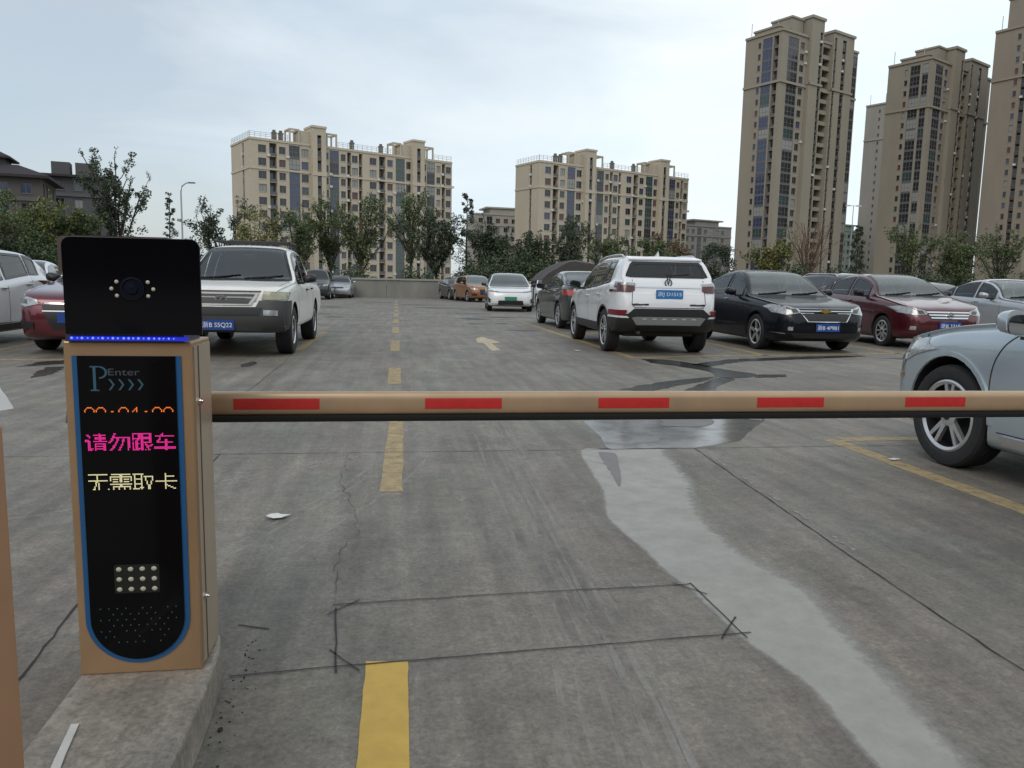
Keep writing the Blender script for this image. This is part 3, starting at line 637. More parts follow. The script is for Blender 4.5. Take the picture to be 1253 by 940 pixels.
# ------------------------------------------------------------------ street lamps
M_POLE = mat('galvanised_pole', (.28, .30, .31), .45, metal=.6)
sl_ = thing('street_lamp', 'tall grey street lamp with one curved arm beside the leftmost slab block', 'street lamp', (-24.5, 95, 0))
mb = MB(); mb.tube([(0, 0, 0), (0, 0, 10.9), (.15, 0, 11.5), (.6, 0, 11.85), (1.0, 0, 11.9)], .10, 8, r2=.055); mb.build('pole', M_POLE, sl_, smooth=50)
mb = MB(); mb.box(.8, 1.6, -.14, .14, 11.83, 11.98); bevel(mb.build('lamp_head', mat('lamp_housing', (.12, .125, .13), .5), sl_), .04)
mb = MB(); mb.box(-.5, -.1, -.12, .12, 7.5, 7.8); mb.tube([(0, 0, 7.4), (-.5, 0, 7.6)], .03, 6); mb.build('side_lamp', M_POLE, sl_)
s2 = thing('street_lamp', 'slender pale mast with two small lamp heads just right of the lone tower', 'street lamp', (93.2, 150, 0))
mb = MB(); mb.tube([(0, 0, 0), (0, 0, 18.6)], .13, 8, r2=.07); mb.tube([(-1.1, 0, 18.5), (1.1, 0, 18.5)], .05, 6); mb.build('pole', M_POLE, s2)
for q in (-1, 1):
    mb = MB(); mb.box(q * 1.2 - .5, q * 1.2 + .5, -.2, .2, 18.4, 18.65); mb.build('lamp_head', mat('lamp_head_white', (.5, .5, .5), .5), s2)

# ------------------------------------------------------------------ trees
LEAF = {'mid': [mat('leaf_mid_a', (0.084, 0.119, 0.042), .6), mat('leaf_mid_b', (0.126, 0.160, 0.058), .6), mat('leaf_mid_c', (0.046, 0.070, 0.026), .65)],
        'dark': [mat('leaf_dark_a', (0.042, 0.066, 0.035), .6), mat('leaf_dark_b', (0.071, 0.094, 0.046), .6), mat('leaf_dark_c', (0.025, 0.037, 0.022), .65)],
        'bright': [mat('leaf_bright_a', (0.147, 0.189, 0.048), .6), mat('leaf_bright_b', (0.200, 0.200, 0.067), .6), mat('leaf_bright_c', (0.076, 0.103, 0.031), .65)],
        'olive': [mat('leaf_olive_a', (0.147, 0.153, 0.046), .6), mat('leaf_olive_b', (0.200, 0.200, 0.065), .6), mat('leaf_olive_c', (0.074, 0.074, 0.026), .65)],
        'brown': [mat('leaf_brown_a', (0.147, 0.107, 0.061), .7), mat('leaf_brown_b', (0.200, 0.153, 0.086), .7), mat('leaf_brown_c', (0.074, 0.053, 0.035), .7)]}
M_BARK = mat('bark', (.055, .045, .036), .9, var=.3, vscale=4); M_BARKR = mat('bark_reddish', (.12, .07, .045), .9, var=.3, vscale=4)
def leaves(mb, c, r, n, rng, size=.16, flat_=.8, tone=None):
    tone = rng.random() if tone is None else tone
    for _ in range(n):
        while True:
            p = Vector((rng.uniform(-1, 1), rng.uniform(-1, 1), rng.uniform(-1, 1)))
            if p.length < 1: break
        p = Vector((p.x * r, p.y * r, p.z * r * flat_)) + Vector(c)
        a = Vector((rng.gauss(0, 1), rng.gauss(0, 1), rng.gauss(0, .7))).normalized(); b = a.cross(Vector((rng.gauss(0, 1), rng.gauss(0, 1), rng.gauss(0, 1)))).normalized()
        s_ = size * rng.uniform(.6, 1.4); w_ = s_ * .62
        t = rng.random(); mi = 1 if t < .22 + .25 * tone else (2 if t > .88 - .25 * (1 - tone) else 0)
        mb.add([p - a * s_ * .5, p + b * w_ * .5, p + a * s_ * .5, p - b * w_ * .5], [(0, 1, 2, 3)], mi)
def tree_meshes(kd, h, w, seed, leaf, dens=1.0):
    rng = random.Random(seed); tr = MB(); cr_ = MB(); r0 = .035 * h * .5
    def limb(p, d, ln, r, depth, up=.25):
        pts = [p]; dd = d.copy()
        for i in range(4):
            dd = (dd + Vector((rng.gauss(0, .16), rng.gauss(0, .16), up * .25 + rng.gauss(0, .08)))).normalized(); pts.append(pts[-1] + dd * ln / 4)
        tr.tube(pts, r, 5, r2=r * .35, cap=False); return pts
    if kd in ('upright', 'sparse', 'twig'):
        fork = h * (.22 if kd != 'upright' else .28)
        tr.tube([(0, 0, 0), (rng.gauss(0, .08), rng.gauss(0, .08), fork * .5), (0, 0, fork)], r0, 7, r2=r0 * .75, cap=False)
        nl = {'upright': 9, 'sparse': 7, 'twig': 12}[kd]
        for i in range(nl):
            an = 2 * math.pi * i / nl + rng.uniform(-.4, .4); tilt = rng.uniform(.06, .50) * (w / h * 2.0)
            d = Vector((math.cos(an) * tilt, math.sin(an) * tilt, 1)).normalized(); ln = (h - fork) * rng.uniform(.72, 1.0)
            pts = limb(Vector((0, 0, fork * rng.uniform(.75, 1))), d, ln, r0 * .5, 1)
            for k in range(3 if kd != 'twig' else 5):
                q = pts[rng.choice([1, 2, 3])]; an2 = rng.uniform(0, 6.28)
                sp = limb(q, Vector((math.cos(an2) * .7, math.sin(an2) * .7, .8)).normalized(), ln * .34, r0 * .22, 2)
                if kd != 'twig':
                    for s_ in sp[2:]: leaves(cr_, s_, rng.uniform(.28, .5), int((62 if kd == 'upright' else 48) * dens), rng)
                elif rng.random() < .5: leaves(cr_, sp[-1], .5, 10, rng, .12)
            if kd != 'twig':
                for j in range(1, 9):
                    q = pts[min(3, j // 2)].lerp(pts[min(4, j // 2 + 1)], .5 * (j % 2)); k_ = 1 - .06 * j
                    leaves(cr_, q + Vector((rng.gauss(0, .18), rng.gauss(0, .18), rng.gauss(0, .2))), rng.uniform(.20, .46) * k_, int((44 if kd == 'upright' else 24) * dens * k_), rng, flat_=1.3)
                tip = pts[-1]; e = tip + Vector((rng.gauss(0, .12), rng.gauss(0, .12), rng.uniform(.3, .8))); tr.tube([tip, e], .02, 4, r2=.008, cap=False)
                for k_ in range(3): leaves(cr_, tip.lerp(e, k_ / 2), .16, 12, rng, .13, 1.4)
    elif kd == 'tier':
        tr.tube([(0, 0, 0), (rng.gauss(0, .05), 0, h * .5), (0, 0, h)], r0 * .8, 6, r2=.02, cap=False)
        n = 34
        for i in range(n):
            z = h * (.2 + .8 * (i + rng.uniform(-.7, .7)) / (n - 1)); rr = w * .5 * (1 - .72 * (i / (n - 1))) * rng.uniform(.5, 1.15)
            for k in range(rng.choice([1, 2, 2, 3])):
                an = rng.uniform(0, 6.28); e = Vector((math.cos(an) * rr, math.sin(an) * rr, z + rng.uniform(.0, .3)))
                tr.tube([(0, 0, z - .15), tuple(e)], .025, 4, r2=.012, cap=False); leaves(cr_, e * .8 + Vector((0, 0, z * .2)), max(.16, rr * .38), int(34 * dens), rng, .13, .8)
    elif kd == 'round':
        tr.tube([(0, 0, 0), (0, 0, h * .3)], r0, 7, r2=r0 * .7, cap=False)
        for i in range(int(26 * dens)):
            an = rng.uniform(0, 6.28); zz = rng.random(); rr = w * .5 * math.sqrt(max(0, 1 - (2 * zz - .9) ** 2 * .8)) * rng.uniform(.45, .95)
            c = Vector((math.cos(an) * rr, math.sin(an) * rr, h * (.22 + .72 * zz)))
            tr.tube([(0, 0, h * .25 + .2 * zz), tuple(c)], r0 * .25, 4, r2=.015, cap=False); leaves(cr_, c, w * rng.uniform(.12, .2), 180, rng)
    else:   # bush
        for i in range(int(20 * dens)):
            an = rng.uniform(0, 6.28); rr = w * .42 * math.sqrt(rng.random()); c = Vector((math.cos(an) * rr, math.sin(an) * rr, h * rng.uniform(.15, .85) * (1 - .5 * (rr / (w * .5)) ** 2)))
            tr.tube([(rng.gauss(0, .1), rng.gauss(0, .1), 0), tuple(c)], .04, 4, r2=.012, cap=False); leaves(cr_, c, w * rng.uniform(.13, .2), 110, rng)
    return tr.mesh('trunk', M_BARKR if kd == 'twig' else M_BARK), cr_.mesh('crown', LEAF[leaf])
def tree(name, label, x, y, h, w, kd, leaf, seed, dens=1.0, group='trees behind the far wall', crown='crown'):
    t_, c_ = tree_meshes(kd, h, w, seed, leaf, dens)
    r = thing(name, label, 'bush' if kd == 'bush' else 'tree', (x, y, 0), rn.uniform(0, 6), group)
    link('trunk', t_, r); link(crown, c_, r); return r
T = [('leafy_tree', 'dense bright green tree touching the left edge of the photo', -26.5, 58, 6.8, 5.0, 'round', 'mid', 1.3),
     ('leafy_tree', 'light green willowy tree in front of the tiered hipped roof block', -25.0, 60, 6.8, 3.6, 'upright', 'bright', 1.2),
     ('leafy_tree', 'narrow pale green tree just left of the tallest left tree', -23.4, 62, 6.3, 3.4, 'upright', 'mid', 1.3),
     ('leafy_tree', 'tallest dark tree on the left with an open ragged top', -21.2, 64, 10.6, 3.3, 'upright', 'dark', 1.35),
     ('slim_tree', 'slim dark tiered sapling left of the curved street lamp', -19.0, 70, 7.8, 1.7, 'tier', 'dark', 1.0),
     ('leafy_tree', 'sparse dark tree beside the left end of the leftmost slab block', -14.0, 66, 7.8, 4.2, 'sparse', 'dark', 1.2),
     ('leafy_tree', 'olive rounded tree in front of the leftmost slab block end', -10.9, 62, 7.1, 4.4, 'round', 'olive', 1.0),
     ('leafy_tree', 'ragged dark tree directly behind the white pickup cab', -7.6, 64, 7.2, 3.4, 'upright', 'mid', .7),
     ('leafy_tree', 'tall green tree above the dark grey van', -5.4, 66, 8.1, 3.2, 'upright', 'mid', .75),
     ('leafy_tree', 'tree with reddish brown straight trunk left of the lane markings', -2.7, 62, 8.0, 3.4, 'upright', 'mid', .8),
     ('leafy_tree', 'tree of spread V shaped limbs beyond the end of the lane', 1.2, 66, 9.1, 4.4, 'upright', 'mid', .7),
     ('leafy_tree', 'dark green tree just right of the V shaped limbs', 3.0, 60, 6.6, 3.4, 'upright', 'dark', 1.0),
     ('slim_tree', 'dark tiered tree in the gap right of the leftmost slab block', 5.7, 64, 8.2, 3.0, 'tier', 'dark', 1.5),
     ('leafy_tree', 'low dark tree above the orange car', 7.6, 62, 6.0, 3.6, 'upright', 'dark', 1.0),
     ('leafy_tree', 'short dark tree above the white hatch with green plate', 9.4, 60, 5.2, 3.4, 'sparse', 'dark', 1.6),
     ('leafy_tree', 'short dark tree at the blank end wall of the slab block', 11.2, 62, 4.9, 3.0, 'upright', 'dark', .9),
     ('leafy_tree', 'sparse dark tree in front of the right slab block', 13.6, 60, 6.2, 3.8, 'sparse', 'dark', 1.4),
     ('leafy_tree', 'low leafy tree behind the roof of the white rear facing car', 17.5, 62, 5.2, 3.2, 'sparse', 'mid', 1.4),
     ('leafy_tree', 'low green tree over the right roof rail of the white rear facing car', 20.3, 60, 4.9, 3.2, 'sparse', 'mid', 1.4),
     ('leafy_tree', 'brownish thin tree at the right corner of the right slab block', 24.0, 64, 5.8, 3.0, 'sparse', 'brown', 1.4),
     ('leafy_tree', 'dark rounded tree in front of the flat overhanging roof block', 25.6, 60, 4.6, 3.6, 'round', 'dark', .9),
     ('leafy_tree', 'bright yellow green tree at the foot of the lone tower', 29.3, 58, 5.4, 5.4, 'upright', 'olive', 1.1),
     ('bare_tree', 'reddish bare twiggy tree in front of the lone tower', 33.6, 60, 7.4, 4.6, 'twig', 'brown', 1.0),
     ('slim_tree', 'narrow dark tiered tree between the lone tower and the next towers', 39.2, 62, 6.4, 2.2, 'tier', 'dark', 1.6),
     ('leafy_tree', 'dark ragged tree in front of the stepped glazed corner tower', 42.8, 60, 7.0, 3.4, 'upright', 'mid', .5),
     ('leafy_tree', 'green feathery tree above the silver saloon roof', 45.6, 58, 6.2, 3.4, 'sparse', 'mid', 1.8),
     ('leafy_tree', 'feathery green tree nearest the right edge of the photo', 51.4, 60, 7.2, 4.2, 'upright', 'mid', .5)]
for i, (nm, lb, x, y, h, w_, kd, lf, dn) in enumerate(T): tree(nm, lb, x, y, h, w_, kd, lf, 100 + i, dn)
bt = MB(); bt.tube([(-2.75, 61.5, 0), (-2.7, 61.5, 3), (-2.68, 61.55, 5.6)], .24, 8, r2=.15)
# (the reddish trunk of that tree)
for o in list(bpy.data.objects):
    if o.get('label', '').startswith('tree with reddish'):
        bt2 = MB(); bt2.tube([(0, 0, 0), (.05, .02, 3), (.06, 0, 5.8)], .25, 8, r2=.14); ch = [c for c in o.children if c.name.startswith('trunk')][0]
        bt2.build('trunk', M_BARKR, o); 
# undergrowth reads as one mass
ug = MB(); rg = random.Random(77)
def clump(x0, x1, y0, y1, hmax, n):
    for _ in range(n):
        x = rg.uniform(x0, x1); y = rg.uniform(y0, y1); hh = hmax * (.62 + .38 * math.sin(x * .9 + math.sin(x * .37) * 2)) * rg.uniform(.55, 1.0)
        leaves(ug, (x, y, rg.uniform(.4, 1) * hh), rg.uniform(.35, .6), 34, rg, .17, .95)
clump(-40, -14, 56.3, 59.5, 4.6, 1200); clump(-14, 2, 56.3, 60, 2.2, 450); clump(2, 24, 56.3, 60, 3.7, 900); clump(24, 70, 56.3, 60, 3.6, 1300)
kind(ug.build('undergrowth', [LEAF['dark'][0], LEAF['mid'][0], LEAF['dark'][2]], fixn=False), 'stuff')

# ================================================================== VEHICLES
M_TYREB = mat('tyre_rubber', (.018, .018, .019), .75, var=.2, vscale=20)
M_WELL = mat('wheel_well_black', (.008, .008, .009), .9)
M_GLASSW = mat('tinted_car_glass', (.016, .020, .021), .03, spec=.6, coat=.4)
M_GLASSG = mat('greenish_windscreen', (.022, .032, .029), .03, spec=.7, coat=1.0, coat_ior=1.9)
M_BLKP = mat('black_plastic', (.018, .018, .020), .45)
M_GREYP = mat('grey_plastic', (.048, .049, .048), .55)
M_GAP = mat('panel_gap_dark', (.008, .008, .008), .9)
M_CHROME = mat('chrome', (.62, .62, .63), .12, metal=1.0)
M_ALLOY = mat('alloy_rim', (.60, .60, .61), .32, metal=.75)
M_ALLOYD = mat('dark_rim_face', (.03, .03, .032), .4, metal=.5)
M_LAMP = mat('headlight_lens', (.34, .36, .37), .12, metal=.15, coat=1, var=.35, vscale=22)
M_LAMPY = mat('aged_headlight_lens', (.30, .30, .20), .25, coat=.5, var=.25, vscale=14)
M_LAMPD = mat('dark_headlight_core', (.04, .042, .045), .1, metal=.3, coat=1)
M_RED = mat('tail_light_red', (.075, .006, .009), .15, coat=.6, var=.35, vscale=18)
M_REDR = mat('tail_light_bright_red', (.42, .05, .04), .15, coat=1)
M_REFL = mat('red_reflector', (.17, .012, .02), .25)
M_PLB = mat('plate_blue', (.012, .055, .24), .4); M_PLL = mat('plate_light_blue', (.02, .16, .42), .4); M_PLG = mat('plate_green', (.03, .22, .12), .4)
M_PLW = mat('plate_white', (.75, .77, .8), .45)
M_SKID = mat('silver_skid_plate', (.24, .245, .25), .4, metal=.3)
M_WHITE = mat('car_paint_white', (.72, .73, .75), .25, coat=1, var=.02, vscale=2)
def lined(m):
    """the inner side of the body shell is dark cabin lining"""
    t = m.node_tree
    if 'lining' in t.nodes: return m
    b = t.nodes['Principled BSDF']; o = t.nodes['Material Output']; g = t.nodes.new('ShaderNodeNewGeometry'); d = t.nodes.new('ShaderNodeBsdfDiffuse'); d.name = 'lining'; d.inputs[0].default_value = (.11, .108, .10, 1)
    x = t.nodes.new('ShaderNodeMixShader'); t.links.new(g.outputs['Backfacing'], x.inputs[0]); t.links.new(b.outputs[0], x.inputs[1]); t.links.new(d.outputs[0], x.inputs[2]); t.links.new(x.outputs[0], o.inputs['Surface']); return m
def paint(name, c, metal=.35, rough=.3): return mat('car_paint_' + name, c, rough, metal=metal, coat=1.0, var=.05, vscale=1.5)
def pane(name, tint, ior=1.5):
    m = bpy.data.materials.new(name); m.use_nodes = True; t = m.node_tree; t.nodes.remove(t.nodes['Principled BSDF']); o = t.nodes['Material Output']
    tr = t.nodes.new('ShaderNodeBsdfTransparent'); tr.inputs[0].default_value = (*tint, 1); gl = t.nodes.new('ShaderNodeBsdfGlossy'); gl.inputs['Roughness'].default_value = .02; gl.inputs[0].default_value = (.95, .97, .96, 1)
    fr_ = t.nodes.new('ShaderNodeFresnel'); fr_.inputs[0].default_value = ior; x = t.nodes.new('ShaderNodeMixShader')
    t.links.new(fr_.outputs[0], x.inputs[0]); t.links.new(tr.outputs[0], x.inputs[1]); t.links.new(gl.outputs[0], x.inputs[2]); t.links.new(x.outputs[0], o.inputs['Surface']); return m
M_CLR = pane('clear_screen_glass', (.84, .92, .88), 2.1); M_CLS = pane('side_glass', (.66, .71, .69), 1.6); M_CLD = pane('privacy_glass', (.16, .165, .18), 1.6)
M_FRIT = mat('glass_edge_black', (.010, .010, .011), .25); M_SEAT = mat('seat_fabric', (.09, .087, .082), .8); M_SEATL = mat('seat_fabric_beige', (.20, .165, .125), .8); M_DASH = mat('dashboard_plastic', (.03, .03, .031), .6)

PROFILES = {}
def sedan(L=4.6, W=1.79, H=1.48, hood=.96, tail=1.06, ws0=.285, roof=.56, rw1=.885, fastback=0, nose=.66):
    """control curves as (distance from the front, value)"""
    top = [(0, nose), (.03, nose + .05), (.10, nose + .10), (.30, nose + .155), (.75, hood - .055), (ws0 * L - .08, hood), (ws0 * L + .05, hood + .025)]
    top += [(ws0 * L + .42, hood + .27), (ws0 * L + .78, H - .07), (ws0 * L + 1.05, H - .018), (roof * L - .1, H), (roof * L + .35, H - .035), (roof * L + .65, H - .12)]
    top += [(rw1 * L - .25, tail + .10), (rw1 * L, tail + .012), (L - .16, tail - .01), (L - .05, tail - .06), (L, tail - .16)]
    belt = [(0, nose - .06), (.10, nose + .02), (.30, nose + .09), (.75, hood - .10), (ws0 * L, hood - .055), (.5 * L, hood - .01), (.75 * L, hood + .035), (rw1 * L, tail - .035), (L - .1, tail - .09), (L, tail - .22)]
    h = W / 2
    plan = [(0, h * .66), (.05, h * .76), (.14, h * .86), (.32, h * .945), (.65, h * .985), (1.2, h), (L * .62, h), (L - .75, h * .985), (L - .3, h * .93), (L - .1, h * .86), (L, h * .72)]
    bot = [(0, .26), (.25, .20), (.9, .17), (L - .9, .18), (L - .3, .24), (L, .34)]
    return dict(L=L, W=W, H=H, top=top, belt=belt, plan=plan, bot=bot, ws=(ws0 * L + .03, ws0 * L + .98), rw=(roof * L + .42, rw1 * L - .03), tumble=.46)
def hatch(L=4.3, W=1.83, H=1.55, hood=1.0, tail=1.08, ws0=.25, nose=.72, rear_lean=.42, belt_rise=.06, roofdrop=.07):
    top = [(0, nose), (.03, nose + .06), (.10, nose + .12), (.30, nose + .18), (.7, hood - .045), (ws0 * L - .06, hood), (ws0 * L + .05, hood + .025)]
    top += [(ws0 * L + .42, hood + .28), (ws0 * L + .78, H - .07), (ws0 * L + 1.05, H - .018), (.55 * L, H), (.78 * L, H - roofdrop * .5), (L - rear_lean - .06, H - roofdrop), (L - rear_lean + .04, H - roofdrop - .05), (L - .14, tail + .03), (L - .06, tail - .05), (L, tail - .22)]
    belt = [(0, nose - .06), (.10, nose + .04), (.30, nose + .11), (.7, hood - .09), (ws0 * L, hood - .05), (.5 * L, hood - .01), (.8 * L, hood + belt_rise), (L - .12, tail - .03), (L, tail - .27)]
    h = W / 2
    plan = [(0, h * .68), (.05, h * .78), (.14, h * .88), (.32, h * .95), (.65, h * .985), (1.2, h), (L * .7, h), (L - .55, h * .985), (L - .22, h * .94), (L - .08, h * .89), (L, h * .80)]
    bot = [(0, .27), (.25, .22), (.9, .19), (L - .9, .20), (L - .3, .26), (L, .36)]
    return dict(L=L, W=W, H=H, top=top, belt=belt, plan=plan, bot=bot, ws=(ws0 * L + .03, ws0 * L + .98), rw=None, tumble=.36, hatch=(tail + .02, H - roofdrop - .09))

class Car:
    def __init__(s, P, paintm, wheel_r, axles, tw=.205, res=.06, arch=.045, spokes=5, rim='alloy', bulge=.035):
        s.P = P; s.L = P['L']; s.W = P['W']; s.paint = paintm; s.wr = wheel_r; s.ax = axles; s.tw = tw; s.arch = arch; s.spokes = spokes; s.rim = rim; s.bulge = bulge
        s.ft, s.fb, s.fp, s.fz = pchip(P['top']), pchip(P['belt']), pchip(P['plan']), pchip(P['bot'])
        s.res = res; s.make_body()
    def sec(s, t):
        w, zt, zb = s.fp(t), s.ft(t), s.fz(t); zs = min(s.fb(t), zt - .03); g = max(zt - zs, 0); k = s.P['tumble']
        gh = max(0, g - .08); w6 = w - .045; wr_ = w6 - .03 - k * gh
        rr = min(.16, .05 + .2 * gh)
        pts = [(0, zb), (w * .5, zb), (w - .13, zb + .005), (w - .04, zb + .045), (w - .012, zb + .14), (w - .002, zb + .5 * (zs - zb)), (w - .006, zs - .16), (w - .018, zs - .055), (w6, zs - .006),
               (w6 - .028, zs + min(.03, g * .35)), (w6 - .03 - k * gh * .5 + .006, zs + g * .50), (wr_ + .012, zs + g * .80), (wr_ - rr * .35, zs + g * .915), (wr_ - rr, zs + g * .965), (wr_ * .45, zt - .006), (0, zt)]
        return pts
    def make_body(s):
        ts = []; t = 0.0
        while t < s.L:
            ts.append(t); e = min(t, s.L - t); t += .012 if e < .05 else (.03 if e < .3 else s.res)
        ts.append(s.L); sub = 3
        def dense(pts):
            out = []; n = len(pts)
            for i in range(n - 1):
                p0 = Vector(pts[max(i - 1, 0)]); p1 = Vector(pts[i]); p2 = Vector(pts[i + 1]); p3 = Vector(pts[min(i + 2, n - 1)])
                if i == 0: p0 = Vector((-p2.x, p2.y))
                if i == n - 2: p3 = Vector((-p1.x, p1.y))
                def tj(a, b): return max(1e-4, (b - a).length) ** .5
                t0 = 0; t1 = t0 + tj(p0, p1); t2 = t1 + tj(p1, p2); t3 = t2 + tj(p2, p3)
                for j in range(sub):
                    tt = t1 + (t2 - t1) * j / sub
                    A1 = p0 * ((t1 - tt) / (t1 - t0)) + p1 * ((tt - t0) / (t1 - t0)); A2 = p1 * ((t2 - tt) / (t2 - t1)) + p2 * ((tt - t1) / (t2 - t1)); A3 = p2 * ((t3 - tt) / (t3 - t2)) + p3 * ((tt - t2) / (t3 - t2))
                    B1 = A1 * ((t2 - tt) / (t2 - t0)) + A2 * ((tt - t0) / (t2 - t0)); B2 = A2 * ((t3 - tt) / (t3 - t1)) + A3 * ((tt - t1) / (t3 - t1))
                    q = B1 * ((t2 - tt) / (t2 - t1)) + B2 * ((tt - t1) / (t2 - t1)); out.append((max(q.x, 0), q.y))
            out.append(pts[-1]); return out
        rings = [dense(s.sec(t)) for t in ts]; H_ = len(rings[0]); n = 2 * (H_ - 1)
        vs = []
        for t, r in zip(ts, rings):
            fr = max(0, 1 - t / .30) ** 1.0; rr_ = max(0, 1 - (s.L - t) / .30)
            zm = (r[0][1] + r[-1][1]) / 2; zh = max(.1, (r[-1][1] - r[0][1]) / 2)
            def px(y, z):
                u = (z - zm) / zh
                return s.L / 2 - t - fr * s.bulge * u * u * 1.3 + rr_ * s.bulge * u * u * 1.1
            for (y, z) in r: vs.append((px(y, z), y, z))
            for (y, z) in r[-2:0:-1]: vs.append((px(y, z), -y, z))
        fs = []
        for i in range(len(ts) - 1):
            for k in range(n): fs.append((i * n + k, i * n + (k + 1) % n, (i + 1) * n + (k + 1) % n, (i + 1) * n + k))
        C = 6
        for (ri, sg, pb) in ((0, 1, .05), (len(ts) - 1, -1, .04)):
            r = rings[ri]; base = ri * n; grid = []
            for k in range(H_):
                lft = base + k; rgt = base + (n - k) % n; row = [lft]
                if k in (0, H_ - 1): row = [lft] * (C + 1)
                else:
                    x0, y0, z0 = vs[lft]
                    for c in range(1, C):
                        f = 1 - 2 * c / C; vs.append((x0 + sg * pb * (1 - f * f) , y0 * f, z0)); row.append(len(vs) - 1)
                    row.append(rgt)
                grid.append(row)
            for k in range(H_ - 1):
                for c in range(C):
                    q = [grid[k][c], grid[k][c + 1], grid[k + 1][c + 1], grid[k + 1][c]]; q = list(dict.fromkeys(q))
                    if len(q) > 2: fs.append(tuple(q))
        mb = MB(); mb.v = vs; mb.f = fs; mb.m = [0] * len(fs)
        me = mb.mesh('body', [s.paint, M_WELL])
        bm = bmesh.new(); bm.from_mesh(me); bmesh.ops.remove_doubles(bm, verts=bm.verts, dist=1e-5); bmesh.ops.recalc_face_normals(bm, faces=bm.faces); bm.to_mesh(me)
        s.bvh = BVHTree.FromBMesh(bm); bm.free()
        s.body_me = me
        # wheel arches cut out of the body
        o = bpy.data.objects.new('tmp', me); COL.objects.link(o); cut = MB(); ra = s.wr + s.arch
        for ax in s.ax:
            for sg in (-1, 1):
                x = s.L / 2 - ax; w = s.W / 2; y0, y1 = sorted((sg * (w + .2), sg * (w - .34))); N = 30; vv = []; ff = []
                for yy in (y0, y1):
                    for k in range(N): a = 2 * math.pi * k / N; vv.append((x + ra * math.cos(a), yy, s.wr + .01 + ra * math.sin(a)))
                ff = [tuple(range(N - 1, -1, -1)), tuple(range(N, 2 * N))] + [(k, (k + 1) % N, N + (k + 1) % N, N + k) for k in range(N)]
                cut.add(vv, ff)
        co = cut.build('tmpc', [M_WELL]); md = o.modifiers.new('b', 'BOOLEAN'); md.operation = 'DIFFERENCE'; md.object = co; md.solver = 'EXACT'; md.material_mode = 'TRANSFER'
        dg = bpy.context.evaluated_depsgraph_get(); new = bpy.data.meshes.new_from_object(o.evaluated_get(dg))
        ok = len(new.polygons) > len(me.polygons) * .5
        bpy.data.objects.remove(o); bpy.data.objects.remove(co)
        if ok: s.body_me = new
        s.body_me.name = 'body'; s.body_me.shade_smooth(); s.body_me.set_sharp_from_angle(angle=R(42))
    # ---- projected panels
    def ray(s, axis, a, b):
        if axis == 'front': o, d = Vector((s.L, a, b)), Vector((-1, 0, 0))
        elif axis == 'rear': o, d = Vector((-s.L, a, b)), Vector((1, 0, 0))
        elif axis == 'top': o, d = Vector((s.L / 2 - a, b, 4)), Vector((0, 0, -1))
        elif axis == 'left': o, d = Vector((s.L / 2 - a, 3, b)), Vector((0, -1, 0))
        else: o, d = Vector((s.L / 2 - a, -3, b)), Vector((0, 1, 0))
        h = s.bvh.ray_cast(o, d); return h[0], h[1], d
    def skin(s, name, m, parent, axis, polys, off=.004, step=.07, skirt=True, mi=None):
        """a panel, lens or pane lying on the body: outline given in the view along `axis`"""
        if len(polys) > 1:
            for q in polys: s.skin(name, m, parent, axis, [q], off, step, skirt, mi)
            return None
        bm = bmesh.new()
        for poly in polys:
            f = bm.faces.new([bm.verts.new((p[0], p[1], 0)) for p in poly])
        xs = [v.co.x for v in bm.verts]; ys = [v.co.y for v in bm.verts]
        for ax, lo, hi in ((0, min(xs), max(xs)), (1, min(ys), max(ys))):
            k = math.floor(lo / step) + 1
            while k * step < hi - 1e-5:
                co = Vector((0, 0, 0)); co[ax] = k * step; no = Vector((0, 0, 0)); no[ax] = 1
                bmesh.ops.bisect_plane(bm, geom=bm.verts[:] + bm.edges[:] + bm.faces[:], plane_co=co, plane_no=no); k += 1
        bmesh.ops.triangulate(bm, faces=[f for f in bm.faces if len(f.verts) > 4])
        dead = []; dirs = {}
        for v in bm.verts:
            h, nrm, d = s.ray(axis, v.co.x, v.co.y)
            if h is None: dead.append(v); continue
            if nrm.dot(d) > 0: nrm = -nrm
            nn = (nrm - d * .25).normalized()
            v.co = h + nn * off; dirs[v] = nn
        bmesh.ops.delete(bm, geom=dead, context='VERTS')
        if not bm.faces: bm.free(); return None
        if skirt:
            ed = [e for e in bm.edges if e.is_boundary]
            r = bmesh.ops.extrude_edge_only(bm, edges=ed); nv = [g for g in r['geom'] if isinstance(g, bmesh.types.BMVert)]
            d = s.ray(axis, 0, 0)[2]
            for v in nv: v.co = v.co + d * (off + .012)
        bmesh.ops.recalc_face_normals(bm, faces=bm.faces)
        # make sure the panel faces outwards
        f0 = max(bm.faces, key=lambda f: f.calc_area()); d = s.ray(axis, 0, 0)[2]
        if f0.normal.dot(d) > 0: bmesh.ops.reverse_faces(bm, faces=bm.faces)
        me = bpy.data.meshes.new(name); bm.to_mesh(me); bm.free(); me.materials.append(m); me.shade_smooth(); me.set_sharp_from_angle(angle=R(40))
        return link(name, me, parent)
    def window(s, name, m, parent, axis, poly, off, step):
        """a pane in an opening cut in the body shell, with its black edge band"""
        n = len(poly); A = 0; cx = cy = 0
        for i in range(n):
            (x0, y0), (x1, y1) = poly[i], poly[(i + 1) % n]; k = x0 * y1 - x1 * y0; A += k; cx += (x0 + x1) * k; cy += (y0 + y1) * k
        cx /= 3 * A; cy /= 3 * A; w = max(p[0] for p in poly) - min(p[0] for p in poly); h = max(p[1] for p in poly) - min(p[1] for p in poly)
        def inset(d): return [(cx + (x - cx) * max(.4, 1 - 2 * d / w), cy + (y - cy) * max(.4, 1 - 2 * d / h)) for x, y in poly]
        hole = inset(.016); inner = inset(.045)
